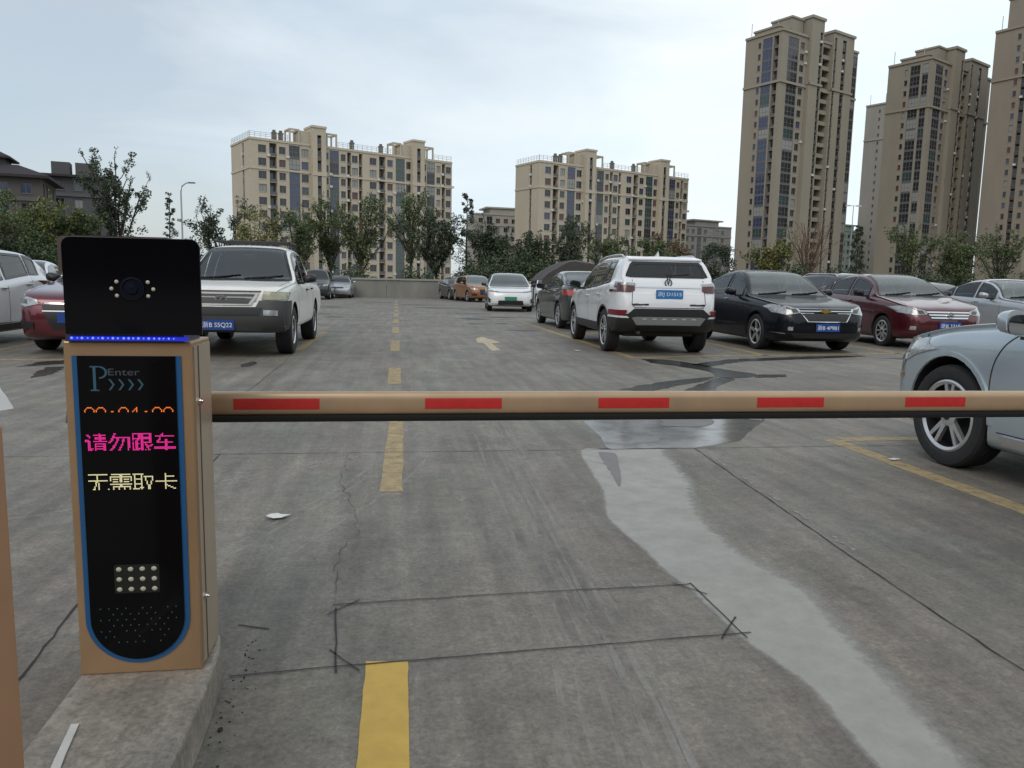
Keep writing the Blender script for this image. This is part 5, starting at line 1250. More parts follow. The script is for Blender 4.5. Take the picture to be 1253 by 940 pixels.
# ------------------------------------------------------------------ maroon saloon
M_MAR = paint('maroon', (.095, .012, .018), metal=.45, rough=.3)
P = sedan(L=4.45, W=1.72, H=1.49, hood=1.0, tail=1.10, ws0=.255, nose=.70)
c = Car(P, M_MAR, .31, (.86, 3.42), tw=.195, arch=.05, spokes=9)
r = c.finish('maroon_saloon', 'maroon saloon with three bar chrome grille beside the black saloon', 'car', wheel_at(c, (9.82, 14.35), math.atan2(-.997, -.07), 0, -1), math.atan2(-.997, -.07), None, side=[(1.55, 2.32), (2.40, 3.18), (3.24, 3.52)], windscreen=M_GLASSG, mirror_m=M_BLKP)
cowl(c, r, P['ws']); wipers(c, r, P['ws'])
c.skin('headlight', M_LAMP, r, 'front', c.mir([(.42, .685), (.62, .655), (.81, .70), (.84, .81), (.76, .83), (.45, .745)]), .010, .05)
c.skin('headlight_core', M_LAMPD, r, 'front', c.mir([(.47, .69), (.57, .68), (.60, .75), (.50, .745)]), .014, .05)
gr = c.skin('grille', M_BLKP, r, 'front', [[(-.34, .58), (.34, .58), (.44, .745), (-.44, .745)]], .010, .05)
for z_ in (.60, .652, .704): c.skin('grille_bar', M_CHROME, gr, 'front', [[(-.36 - (z_ - .6) * .6, z_), (.36 + (z_ - .6) * .6, z_), (.38 + (z_ - .6) * .6, z_ + .028), (-.38 - (z_ - .6) * .6, z_ + .028)]], .018, .05)
badge(c, 'front', [[(-.045, -.045), (-.028, -.045), (-.022, -.006), (.022, -.006), (.028, -.045), (.045, -.045), (.035, .045), (.018, .045), (.02, .010), (-.02, .010), (-.018, .045), (-.035, .045)]] + ring(.058, .066, 16, sc=(1, .9)), 0, .665, M_CHROME, off=.035, parent=gr)
c.skin('lower_intake', M_BLKP, r, 'front', [[(-.5, .28), (.5, .28), (.58, .38), (-.58, .38)]], .010, .06)
c.skin('fog_light', M_LAMP, r, 'front', c.mir([(.62, .38), (.70, .38), (.70, .45), (.62, .45)]), .012, .04)
c.plate('front', 0, .47, '浙B 3310')
door_lines(c, r, [[(1.30, .94), (1.28, .6), (1.20, .28)], [(2.36, .98), (2.34, .3)], [(3.22, 1.0), (3.16, .7), (2.98, .4)]])
handles(c, r, [(2.20, .90), (3.08, .93)], M_MAR)

# ------------------------------------------------------------------ silver saloon
M_SIL = paint('silver', (.46, .47, .49), metal=.6, rough=.32)
P = sedan(L=4.55, W=1.78, H=1.47, hood=.98, tail=1.06, ws0=.30, nose=.68)
c = Car(P, M_SIL, .32, (.9, 3.55), arch=.05)
r = c.finish('silver_saloon', 'silver saloon at the right edge behind the maroon saloon', 'car', (15.1, 17.2), math.atan2(-.995, -.10), None, side=[(1.70, 2.42), (2.50, 3.30), (3.36, 3.72)])
cowl(c, r, P['ws']); wipers(c, r, P['ws']); c.skin('headlight', M_LAMP, r, 'front', c.mir([(.46, .68), (.70, .665), (.84, .70), (.86, .80), (.80, .82), (.52, .765)]), .010, .05)
door_lines(c, r, [[(1.42, .92), (1.40, .6), (1.30, .28)], [(2.46, .98), (2.44, .3)], [(3.34, 1.0), (3.28, .7), (3.10, .4)]]); handles(c, r, [(2.3, .9), (3.2, .93)], M_SIL)
# dark SUV roof behind the maroon saloon, further roofs
M_DGR = paint('dark_grey', (.035, .034, .037), metal=.4)
P = hatch(L=4.6, W=1.85, H=1.66, hood=1.04, tail=1.14, ws0=.26, nose=.76, rear_lean=.40)
c = Car(P, M_DGR, .35, (.9, 3.6), arch=.05, res=.12)
r = c.finish('dark_suv', 'dark car with roof rails hidden behind the maroon saloon', 'car', (14.3, 23.0), NEG, 'cars mostly hidden behind the front right row', side=[(1.6, 2.4), (2.5, 3.4), (3.46, 3.9)])
for y in (.60, -.60):
    mb = MB(); mb.tube([(c.L / 2 - t, y, c.ray('top', t, y)[0].z + dz) for t, dz in ((1.9, 0), (2.05, .05), (3.7, .05), (3.9, 0))], .018, 8); mb.build('roof_rail', M_ALLOY, r)
c.skin('headlight', M_LAMP, r, 'front', c.mir([(.5, .78), (.84, .80), (.84, .88), (.5, .85)]), .01)
P = sedan(L=4.5, W=1.76, H=1.46, hood=.97, tail=1.06)
c = Car(P, M_DGR, .32, (.9, 3.5), arch=.05, res=.12)
r = c.finish('dark_saloon', 'dark saloon roof showing between the maroon and silver saloons', 'car', (18.2, 24.2), NEG, 'cars mostly hidden behind the front right row', side=[(1.66, 2.4), (2.48, 3.3)])
c.skin('headlight', M_LAMP, r, 'front', c.mir([(.46, .68), (.84, .70), (.84, .80), (.52, .765)]), .01)

# ------------------------------------------------------------------ pale blue car in the foreground on the right
M_PBL = paint('pale_blue_silver', (.46, .52, .56), metal=.55, rough=.3)
P = sedan(L=4.55, W=1.79, H=1.47, hood=.955, tail=1.05, ws0=.285, nose=.66)
c = Car(P, M_PBL, .325, (.765, 3.36), tw=.215, arch=.045, spokes=5, rim='double', res=.04)
r = c.finish('pale_blue_saloon', 'pale silver blue car cut off by the right edge beyond the barrier arm', 'car', (4.33, 2.86), POS, None, side=[(1.66, 2.40), (2.48, 3.30), (3.36, 3.70)], mirror_m=M_PBL, mirror_t=1.40, mirror_dz=.03)
cowl(c, r, P['ws']); wipers(c, r, P['ws'])
c.skin('headlight', M_LAMP, r, 'front', c.mir([(.46, .63), (.70, .60), (.83, .64), (.87, .74), (.82, .80), (.52, .74)]), .008, .04)
for sg in ('left', 'right'):
    c.skin('headlight', M_LAMP, r, sg, [[(.13, .66), (.30, .69), (.46, .80), (.40, .815), (.25, .79), (.13, .74)]], .005, .04)
    c.skin('side_marker', mat('amber_lens', (.35, .16, .03), .2, coat=1), r, sg, [[(.16, .50), (.28, .52), (.28, .545), (.16, .53)]], .005, .05)
    c.skin('sill_trim', M_SIL, r, sg, [[(1.24, .235), (3.02, .235), (3.02, .29), (1.24, .29)]], .018, .06)
    c.skin('panel_gap', M_GAP, r, sg, [c.line(smooth_line([(1.33, .90), (1.20, .80), (1.13, .64), (1.13, .30)], 5), .007), c.line([(2.44, .97), (2.42, .3)], .007), c.line([(.50, .86), (.42, .80), (.20, .55), (.22, .40)], .006), c.line([(3.34, 1.0), (3.28, .7), (3.10, .4)], .007), c.line([(1.20, .30), (3.05, .30)], .006)], .002, .05, skirt=False)
    pts = [(.765 - .40 * math.cos(math.pi * k / 16), .335 + .40 * math.sin(math.pi * k / 16)) for k in range(17)]; inn = [(.765 - .372 * math.cos(math.pi * k / 16), .335 + .372 * math.sin(math.pi * k / 16)) for k in range(17)]
    c.skin('arch_lip', M_PBL, r, sg, [pts + inn[::-1]], .010, .05)
c.skin('panel_gap', M_GAP, r, 'top', [c.line([(.30, .66), (.8, .72), (1.28, .76)], .007), c.line([(.30, -.66), (.8, -.72), (1.28, -.76)], .007)], .002, .06, skirt=False)
c.skin('grille', M_BLKP, r, 'front', [[(-.42, .60), (.42, .60), (.44, .69), (-.44, .69)]], .01, .05); c.skin('lower_intake', M_BLKP, r, 'front', [[(-.6, .28), (.6, .28), (.6, .42), (-.6, .42)]], .01, .06)
handles(c, r, [(2.28, .88), (3.2, .92)], M_PBL)

# ------------------------------------------------------------------ dark saloon seen from behind, beyond the white car
M_DGN = paint('dark_green_black', (.012, .018, .018), metal=.4)
P = sedan(L=4.75, W=1.82, H=1.49, hood=.99, tail=1.12, ws0=.285, nose=.70, rw1=.87)
c = Car(P, M_DGN, .33, (.95, 3.65), arch=.05, spokes=9, res=.09)
r = c.finish('dark_green_saloon', 'dark green saloon seen from behind left of the white rear facing car', 'car', (4.95, 20.6), POS, None, side=[(1.70, 2.44), (2.52, 3.34), (3.40, 3.76)])
tlp = c.skin('tail_light', M_REDR, r, 'rear', c.mir([(.52, .84), (.88, .86), (.88, .99), (.52, .97)]), .012, .05)
for sg in ('left', 'right'): c.skin('tail_light', M_REDR, r, sg, [[(4.38, .86), (4.68, .85), (4.68, .98), (4.42, 1.0)]], .008, .05)
c.skin('reversing_light', M_LAMP, r, 'rear', c.mir([(.52, .88), (.62, .88), (.62, .93), (.52, .93)]), .016, .05)
c.plate('rear', 0, .84, '')
door_lines(c, r, [[(2.48, .98), (2.46, .3)], [(3.38, 1.0), (3.3, .7), (3.12, .4)], [(1.42, .92), (1.32, .3)]]); handles(c, r, [(2.3, .92), (3.22, .95)], M_CHROME)
c.skin('lower_bumper', M_BLKP, r, 'rear', [[(-.8, .36), (.8, .36), (.8, .50), (-.8, .50)]], .012, .07)

# ------------------------------------------------------------------ white electric hatch with a green plate
P = hatch(L=4.65, W=1.86, H=1.56, hood=1.0, tail=1.10, ws0=.24, nose=.74, rear_lean=.6)
c = Car(P, M_WHITE, .35, (.9, 3.65), arch=.05, res=.10)
r = c.finish('white_hatch', 'white hatch with green plate and black lower grille facing the camera', 'car', (4.68, 32.7), R(-95), None, side=[(1.5, 2.4), (2.48, 3.5)], windscreen=M_GLASSG, mirror_m=M_BLKP)
cowl(c, r, P['ws'])
c.skin('headlight', M_LAMPD, r, 'front', c.mir([(.42, .765), (.88, .80), (.88, .835), (.5, .80)]), .01, .06); c.skin('light_bar', M_BLKP, r, 'front', [[(-.5, .77), (.5, .77), (.5, .785), (-.5, .785)]], .01, .08)
c.skin('lower_intake', M_BLKP, r, 'front', [[(-.52, .28), (.52, .28), (.48, .45), (-.48, .45)]], .012, .07)
c.skin('air_curtain', M_BLKP, r, 'front', c.mir([(.66, .36), (.86, .36), (.90, .58), (.80, .50)]), .012, .06); c.skin('corner_fin', M_WHITE, r, 'front', c.mir([(.56, .34), (.76, .34), (.80, .44), (.56, .44)]), .02, .06)
c.plate('front', 0, .53, '', M_PLG, w=.48)
# ------------------------------------------------------------------ orange car and its dark neighbour by the wall
M_ORG = paint('orange', (.30, .12, .045), metal=.3)
P = hatch(L=4.4, W=1.8, H=1.60, hood=1.02, tail=1.1, ws0=.25, nose=.78)
c = Car(P, M_ORG, .33, (.88, 3.45), arch=.05, res=.12)
r = c.finish('orange_car', 'orange car with dark grille parked far back on the right', 'car', (4.75, 47.6), R(-78), None, side=[(1.5, 2.3), (2.4, 3.4)], windscreen=M_GLASSG)
c.skin('grille', M_BLKP, r, 'front', [[(-.35, .45), (.35, .45), (.40, .75), (-.40, .75)]], .012, .08); c.skin('headlight', M_LAMP, r, 'front', c.mir([(.48, .72), (.84, .74), (.84, .84), (.5, .80)]), .01, .08)
c.skin('fog_surround', M_BLKP, r, 'front', c.mir([(.55, .38), (.8, .38), (.82, .52), (.55, .50)]), .012, .08); c.plate('front', 0, .55, '')
P = sedan(L=4.5, W=1.78, H=1.46)
c = Car(P, M_DGN, .32, (.9, 3.5), arch=.05, res=.14)
r = c.finish('dark_saloon', 'dark car half hidden to the left of the orange car', 'car', (4.0, 52.0), R(-80), None, side=[(1.66, 2.4), (2.48, 3.3)])
c.skin('headlight', M_LAMP, r, 'front', c.mir([(.46, .68), (.84, .70), (.84, .80), (.52, .765)]), .01, .08)
# ------------------------------------------------------------------ dark van and silver car at the far left of the lane
P = hatch(L=4.2, W=1.70, H=1.76, hood=1.08, tail=1.2, ws0=.20, nose=.80, rear_lean=.2)
c = Car(P, M_DGR, .31, (.75, 3.4), arch=.05, res=.12)
r = c.finish('dark_van', 'small dark grey van facing the camera beyond the white pickup', 'van', (-4.65, 47.5), NEG, None, side=[(1.25, 2.1), (2.2, 3.2)])
c.skin('grille', M_CHROME, r, 'front', [[(-.3, .74), (.3, .74), (.34, .80), (-.34, .80)]], .012, .08); c.skin('headlight', M_LAMP, r, 'front', c.mir([(.46, .76), (.8, .80), (.8, .94), (.5, .86)]), .01, .08)
c.skin('lower_intake', M_BLKP, r, 'front', [[(-.5, .3), (.5, .3), (.5, .42), (-.5, .42)]], .012, .08); c.plate('front', 0, .55, '')
P = sedan(L=4.4, W=1.72, H=1.46)
c = Car(P, M_SIL, .31, (.85, 3.4), arch=.05, res=.14)
r = c.finish('silver_saloon', 'small silver car against the far wall right of the dark grey van', 'car', (-3.70, 52.0), NEG, None, side=[(1.6, 2.4), (2.48, 3.2)])
c.skin('headlight', M_LAMP, r, 'front', c.mir([(.44, .68), (.8, .70), (.8, .80), (.5, .765)]), .01, .08); c.skin('grille', M_BLKP, r, 'front', [[(-.35, .62), (.35, .62), (.4, .70), (-.4, .70)]], .012, .08)
# ------------------------------------------------------------------ left row
M_LRED = paint('wine_red', (.115, .012, .022), metal=.45)
P = sedan(L=4.55, W=1.76, H=1.49, hood=.99, tail=1.08, ws0=.29, nose=.72)
c = Car(P, M_LRED, .325, (.95, 3.6), arch=.05)
r = c.finish('wine_red_saloon', 'wine red saloon with dark open grille half hidden by the ticket terminal', 'car', (-4.36, 13.65), NEG, None, side=[(1.66, 2.4), (2.48, 3.3)], mirror_m=M_BLKP)
cowl(c, r, P['ws']); wipers(c, r, P['ws'])
c.skin('headlight', M_LAMP, r, 'front', c.mir([(.48, .70), (.66, .66), (.83, .70), (.86, .82), (.80, .84), (.52, .76)]), .01, .05); c.skin('headlight_core', M_LAMPD, r, 'front', c.mir([(.64, .70), (.76, .71), (.78, .77), (.66, .76)]), .014, .05)
gr = c.skin('grille', M_BLKP, r, 'front', [[(-.30, .36), (.30, .36), (.44, .68), (.36, .72), (-.36, .72), (-.44, .68)]], .012, .05)
c.skin('chrome_surround', M_CHROME, gr, 'front', [[(-.40, .70), (.40, .70), (.40, .715), (-.40, .715)], [(-.42, .60), (.42, .60), (.42, .615), (-.42, .615)]], .018, .05)
c.skin('fog_light_recess', M_BLKP, r, 'front', c.mir([(.55, .36), (.80, .38), (.80, .48), (.55, .45)]), .012, .05); c.plate('front', .0, .52, '')
P = hatch(L=4.15, W=1.76, H=1.52, hood=.98, tail=1.06, ws0=.26, nose=.70, rear_lean=.62, belt_rise=.09, roofdrop=.08)
c = Car(P, M_WHITE, .32, (.85, 3.4), arch=.05)
r = c.finish('white_hatch', 'white hatch with sloping tail cut off by the left edge', 'car', (-6.95, 13.1), NEG, None, side=[(1.5, 2.25), (2.33, 3.1), (3.15, 3.5)])
door_lines(c, r, [[(2.29, .98), (2.28, .3)], [(3.14, 1.04), (3.08, .8), (2.9, .5)], [(1.3, .9), (1.2, .3)]]); handles(c, r, [(2.14, .88), (2.98, .94)], M_CHROME)
c.skin('tail_light', M_RED, r, 'rear', c.mir([(.6, .85), (.86, .86), (.86, 1.0), (.62, .98)]), .01, .06)
for sg in ('left', 'right'): c.skin('sill_cladding', M_BLKP, r, sg, [[(1.24, .19), (3.02, .2), (3.02, .33), (1.24, .31)]], .01, .08); c.skin('sill_strip', M_CHROME, r, sg, [[(1.2, .33), (3.0, .345), (3.0, .36), (1.2, .345)]], .01, .08)
P = sedan(L=4.6, W=1.8, H=1.48)
c = Car(P, M_WHITE, .32, (.9, 3.5), arch=.05, res=.1)
r = c.finish('white_saloon', 'white saloon whose windscreen shows above the wine red saloon', 'car', (-9.5, 21.5), R(-80), None, side=[(1.66, 2.4), (2.48, 3.3)])
c.skin('headlight', M_LAMP, r, 'front', c.mir([(.46, .68), (.84, .70), (.84, .80), (.52, .765)]), .01, .08)
P = sedan(L=4.5, W=1.76, H=1.47)
c = Car(P, M_WHITE, .32, (.9, 3.5), arch=.05, res=.14)
r = c.finish('white_saloon', 'white car partly seen between the white hatch with green plate and the dark green saloon', 'car', (7.6, 38.5), NEG, None, side=[(1.66, 2.4), (2.48, 3.3)])
c.skin('headlight', M_LAMP, r, 'front', c.mir([(.46, .68), (.84, .70), (.84, .80), (.52, .765)]), .01, .08)
# ------------------------------------------------------------------ dark tarpaulin shelter
cv = thing('tarpaulin_canopy', 'low dark brown rounded canopy behind the dark green saloon', 'canopy', (7.75, 34.0, 0))
vs = []; fs = []; N, M_ = 26, 14
for j in range(M_ + 1):
    yy = -1.4 + 2.8 * j / M_
    for i in range(N + 1):
        u = -1 + 2 * i / N; k = 1 - .10 * (yy / 1.4) ** 2
        z = 1.30 + .90 * (1 - abs(u) ** 2.1) * k + .03 * math.sin(9 * u + 2 * yy)
        vs.append((u * 1.62, yy, z))
for j in range(M_):
    for i in range(N): a = j * (N + 1) + i; fs.append((a, a + 1, a + N + 2, a + N + 1))
mb = MB(); mb.add(vs, fs); nb = len(mb.v)
mb.add([(x, y, z - .02) for x, y, z in vs], [tuple(reversed(f)) for f in fs])
for j in (0, M_):
    for i in range(N): a = j * (N + 1) + i; mb.f.append((a, a + 1, a + 1 + nb, a + nb)); mb.m.append(0)
mb.add([(v[0], -1.4, v[2]) for v in vs[:N + 1]] + [(v[0], -1.39, .72) for v in vs[:N + 1]], [(i, i + 1, N + 2 + i, N + 1 + i) for i in range(N)])
mb.build('cover', mat('brown_tarpaulin', (.055, .047, .045), .7, var=.2, vscale=3), cv, smooth=50)
for x_ in (-1.5, 1.5):
    for y_ in (-1.3, 1.3): mb = MB(); mb.tube([(x_, y_, 0), (x_, y_, 1.42)], .025, 8); mb.build('leg', M_GREYP, cv)

# ================================================================== FOREGROUND: ticket terminal, barrier, island
M_BRZ = mat('bronze_metal_paint', (.40, .258, .146), .36, metal=.5, spec=.5, var=.10, vscale=5)
M_BRZS = mat('bronze_side_lit', (.50, .40, .30), .36, metal=.55, spec=.6, var=.05, vscale=4)  # paler than the cabinet: reflected brightness put into the side's colour
M_PANEL = mat('black_glass_panel', (.0035, .0035, .0045), .10, spec=.14)
M_RIM = mat('blue_rim_film', (.012, .085, .22), .35)
M_LED = mat('white_led_lens', (.40, .385, .31), .4, emit=(1, .95, .8), es=.03)
KX0, KX1, KY0, KY1, KZ0, KZ1 = -.771, -.485, 1.925, 2.105, .12, .948
# concrete island
isl = MB(); li = [(-.452, .3), (-.452, 1.3), (-.452, 1.75), (-.462, 2.0), (-.482, 2.12), (-.515, 2.19), (-.56, 2.215), (-.70, 2.215), (-.755, 2.19), (-.775, 2.12), (-.775, 1.9), (-.765, 1.5), (-.76, .3)]
isl.prism(li[::1], Matrix.Translation((0, 0, 0)), .12)
io = isl.build('traffic_island', ground_mat('island_concrete', 1.5)); bevel(io, .012, 3)
tag(io, 'narrow worn concrete island carrying the ticket terminal', 'kerb island')
pm_ = MB(); pm_.prism([(-.668, 1.45), (-.648, 1.45), (-.672, 1.58), (-.690, 1.70), (-.706, 1.698), (-.688, 1.57)], Matrix.Translation((0, 0, .122)), .002)
o = pm_.build('white_paint_line', mat('white_paint', (.50, .49, .46), .7, var=.12, vscale=20)); kind(o, 'structure')
ch_ = MB(); rq = random.Random(9)
k = thing('ticket_terminal', 'bronze car park terminal with black glass screen and a camera head on top', 'parking terminal', (-.628, 2.015, .12))
def loc(mb, name, m, parent=None, **kw):
    mb.v = [(x + .628, y - 2.015, z - .12) for x, y, z in mb.v]; return mb.build(name, m, parent or k, **kw)
mb = MB(); mb.box(KX0, KX1, KY0, KY1, KZ0, KZ1); cab = bevel(loc(mb, 'cabinet', M_BRZ), .004)
mb = MB(); mb.box(KX1, KX1 + .003, KY0 + .014, KY1 - .010, KZ0 + .012, KZ1 - .012); door = loc(mb, 'side_door', M_BRZS)
mb = MB(); mb.box(KX1 + .003, KX1 + .0045, KY0 + .045, KY0 + .05, KZ0 + .012, KZ1 - .012); loc(mb, 'door_fold_shade', mat('bronze_shadow_line', (.09, .055, .035), .5), door)  # dark strip: shade along the fold put into the colour
for z_ in (.80, .30):
    mb = MB(); c0 = (KX1 + .003, KY0 + .035, z_)
    mb.tube([(c0[0], c0[1], c0[2]), (c0[0] + .008, c0[1], c0[2])], .008, 14); mb.tube([(c0[0] + .008, c0[1], c0[2]), (c0[0] + .012, c0[1], c0[2])], .004, 10); loc(mb, 'lock', M_CHROME, door, smooth=40)
def plane_y(y): return Matrix(((1, 0, 0, 0), (0, 0, -1, y), (0, 1, 0, 0), (0, 0, 0, 1)))
# screen: rounded at the foot, blue rim
def shield(x0, x1, zt, zb, rz_):
    cx = (x0 + x1) / 2; hw = (x1 - x0) / 2; pts = [(x1, zt), (x0, zt)]
    pts += [(cx - hw * math.cos(a), zb + rz_ - rz_ * math.sin(a)) for a in [math.pi * i / 28 for i in range(29)]]
    return pts[::-1]
F0 = frame((0, KY0, 0), (1, 0, 0), (0, 0, 1))
def fr(off): return Matrix(((1, 0, 0, 0), (0, 0, -1, KY0 - off), (0, 1, 0, 0), (0, 0, 0, 1)))
mb = MB(); mb.prism(shield(-.752, -.509, .914, .148, .118), fr(.0), .003); rim = loc(mb, 'blue_rim', M_RIM)
mb = MB(); mb.prism(shield(-.752 + .0125, -.509 - .0125, .914, .148 + .0115, .107), fr(.0032), .003); scr = loc(mb, 'screen', M_PANEL)
YS = KY0 - .0066
def dots(rows, x0, z0, dx, dz, name, m, s_=.80, nx=16):
    mb = MB()
    for r_, row in enumerate(rows):
        for q in range(nx):
            if row >> (nx - 1 - q) & 1:
                x = x0 + q * dx; z = z0 - r_ * dz; mb.box(x, x + dx * s_, YS - .0006, YS, z - dz * s_, z)
    return mb
M_MAG = mat('led_magenta', (.1, .005, .05), .5, emit=(1.0, .03, .36), es=.75)
M_YW = mat('led_pale_yellow', (.1, .1, .05), .5, emit=(1.0, .92, .52), es=.72)
M_OR = mat('led_orange', (.1, .04, .01), .5, emit=(1.0, .20, .03), es=.95)
GL = {'请': '0020,63fe,3030,11fe,01fe,e030,f3ff,3000,31fe,3106,31fe,3106,3dfe,3906,3106,011c', '勿': '0c00,0800,1800,1fff,3313,3333,6233,c623,0423,0c63,1843,18c3,3082,6182,0306,023c',
      '跟': '7ffe,4786,4786,47fe,7ffe,4d86,1986,59fe,5da0,59b3,599e,5998,5f88,7dac,e1f7,0182', '车': '0200,0600,7ffe,0800,0800,18c0,30c0,3ffc,00c0,00c0,00c0,ffff,ffff,00c0,00c0,00c0',
      '无': '7ffe,0100,0100,0100,0100,7ffe,0300,0280,0280,0280,0480,0480,0c81,1881,30ff,c07e', '需': '7ffe,0180,ffff,8181,bdbd,8181,3dbc,0000,ffff,0180,3ffe,2222,2222,2222,2222,222e',
      '取': 'ff00,4200,42fe,4242,7e42,4242,4224,4224,7e24,4218,4218,4718,fa18,4264,02c3,0280', '卡': '0100,0100,01fc,0100,0100,0100,ffff,0100,0100,0180,0160,0118,0106,0100,0100,0100'}
def line_of(chars, z, m, name, r0, r1, x0=-.7305, pitch=.0515):
    big = MB()
    for i, ch in enumerate(chars):
        rows = [int(v, 16) for v in GL[ch].split(',')]; rows = [v if r0 <= j < r1 else 0 for j, v in enumerate(rows)]
        d = dots(rows, x0 + i * pitch, z, .0031, .0030, '', m); o = len(big.v); big.v += d.v; big.f += [tuple(a + o for a in f) for f in d.f]; big.m += d.m
    loc(big, name, m, scr)
line_of('请勿跟车', .729, M_MAG, 'screen_lettering', 0, 14)
line_of('无需取卡', .630, M_YW, 'screen_lettering', 0, 13)
# clock: only the upper rows of the digits are lit
DG = {'0': [0x3c, 0x42, 0x81, 0x81, 0], '9': [0x3c, 0x42, 0x81, 0x81, 0], '4': [0x04, 0x0c, 0x14, 0x24, 0], ':': [0, 0, 0, 0x18, 0]}
big = MB()
for i, ch in enumerate('09:04:00'):
    d = dots(DG[ch], -.7285 + i * .0252, .792, .0029, .0031, '', M_OR, nx=8); o = len(big.v); big.v += d.v; big.f += [tuple(a + o for a in f) for f in d.f]; big.m += d.m
loc(big, 'clock_digits', M_OR, scr)
M_PRT = mat('screen_print_teal', (.035, .10, .15), .4); M_PRT2 = mat('screen_print_grey', (.055, .065, .085), .4)
def put_text(body, x, z, w, h, m, name):
    me = text_mesh(body, w, h, .0006).copy(); me.materials.append(m)
    me.transform(Matrix.Translation((.628, -2.015, -.12)) @ Matrix(((1, 0, 0, x), (0, 0, -1, YS - .0004), (0, 1, 0, z), (0, 0, 0, 1)))); link(name, me, scr)
put_text('Enter', -.637, .876, .070, .016, M_PRT2, 'screen_print')
mb = MB(); PM = plane_y(YS)
mb.prism([(-.7055, .834), (-.6995, .834), (-.6995, .887), (-.7055, .887)], PM, .0006)
for (a, b) in ((.831, .834), (.887, .890)): mb.prism([(-.712, a), (-.693, a), (-.693, b), (-.712, b)], PM, .0006)
for i in range(12):
    a, b = R(90 - 15 * i), R(90 - 15 * (i + 1))
    mb.prism([(-.692 + .013 * math.cos(a), .875 + .0115 * math.sin(a)), (-.692 + .018 * math.cos(a), .875 + .0150 * math.sin(a)), (-.692 + .018 * math.cos(b), .875 + .0150 * math.sin(b)), (-.692 + .013 * math.cos(b), .875 + .0115 * math.sin(b))], PM, .0006)
loc(mb, 'screen_print', M_PRT, scr)
mb = MB()
for i in range(4):
    x = -.672 + i * .0215; z = .846
    mb.prism([(x, z + .013), (x + .0045, z + .013), (x + .0135, z), (x + .0045, z - .013), (x, z - .013), (x + .009, z)], Matrix(((1, 0, 0, 0), (0, 0, -1, YS), (0, 1, 0, 0), (0, 0, 0, 1))), .0006)
loc(mb, 'screen_print', M_PRT, scr)
# lamp cluster and speaker holes
mb = MB(); mb.prism(rrect(-.628, .367, .104, .072, .004), fr(.0062), .0006); loc(mb, 'lamp_board', mat('lamp_board_dark', (.010, .011, .009), .4), scr)
for i in range(4):
    for j in range(3): mb = MB(); mb.ico((-.6685 + i * .027, YS - .002, .3925 - j * .0255), .0062, 2, 0, (1.08, .5, .95)); loc(mb, 'lamp_lens', M_LED, scr, smooth=60)
mb = MB()
for j in range(7):
    for i in range(12):
        x = -.735 + i * .0195 + (.00975 if j % 2 else 0); z = .292 - j * .0145
        if ((x + .6305) / .098) ** 2 + (max(0, .266 - z) / .088) ** 2 < .92 and -.728 < x < -.533 and rq.random() > .12: mb.ico((x, YS - .0006, z), .0021, 1, 0, (1, .35, 1))
loc(mb, 'speaker_holes', mat('speaker_dot_teal', (.022, .060, .055), .4), scr)
# camera head
HX0, HX1, HZ0, HZ1 = -.752, -.453, .966, 1.188
def rcorn(x0, x1, z0, z1, r, corners):
    pts = []
    for (cx, cz, a0, on_) in ((x1, z0, -90, corners[0]), (x1, z1, 0, corners[1]), (x0, z1, 90, corners[2]), (x0, z0, 180, corners[3])):
        sx_ = -1 if cx == x1 else 1; sz_ = 1 if cz == z0 else -1
        if not on_: pts.append((cx, cz)); continue
        for q in range(7): a = R(a0 + 15 * q); pts.append((cx + sx_ * r + r * math.cos(a), cz + sz_ * r + r * math.sin(a)))
    return pts
mb = MB(); mb.prism(rcorn(HX0, HX1, HZ0, HZ1, .020, (0, 1, 1, 0)), plane_y(1.905), .008); head = bevel(loc(mb, 'camera_window', mat('camera_window_glass', (.003, .0025, .004), .10, spec=.2)), .001)
mb = MB(); mb.prism(rcorn(HX0 + .004, HX1 - .055, HZ0 + .001, HZ1 + .003, .022, (0, 1, 1, 0)), plane_y(2.075), .168); loc(mb, 'camera_housing', mat('housing_dark_brown', (.035, .026, .022), .45))
mb = MB(); mb.prism(rcorn(HX0 - .021, HX0 + .012, 1.108, HZ1 + .002, .012, (0, 0, 1, 0)), plane_y(2.05), .12); loc(mb, 'housing_cheek', mat('housing_brown', (.075, .055, .045), .45))
lx, lz = -.603, 1.072
mb = MB(); mb.lathe([(.027, 0), (.027, -.003), (.022, -.0035), (.020, -.001), (.014, -.001), (.012, -.004), (.001, -.005)], 36, 0, 'y', (lx, 1.8965, lz)); lens = loc(mb, 'camera_lens', mat('lens_ring', (.004, .005, .012), .25, spec=.2), head, smooth=40)
for sg in (-1, 1):
    for (dx, dz) in ((.034, .0155), (.0455, -.0005), (.034, -.0165)): mb = MB(); mb.ico((lx + sg * dx, 1.8965, lz + dz), .0046, 2, 0, (1, .45, 1)); loc(mb, 'infrared_lamp', mat('infrared_lens', (.45, .42, .34), .4), head, smooth=60)
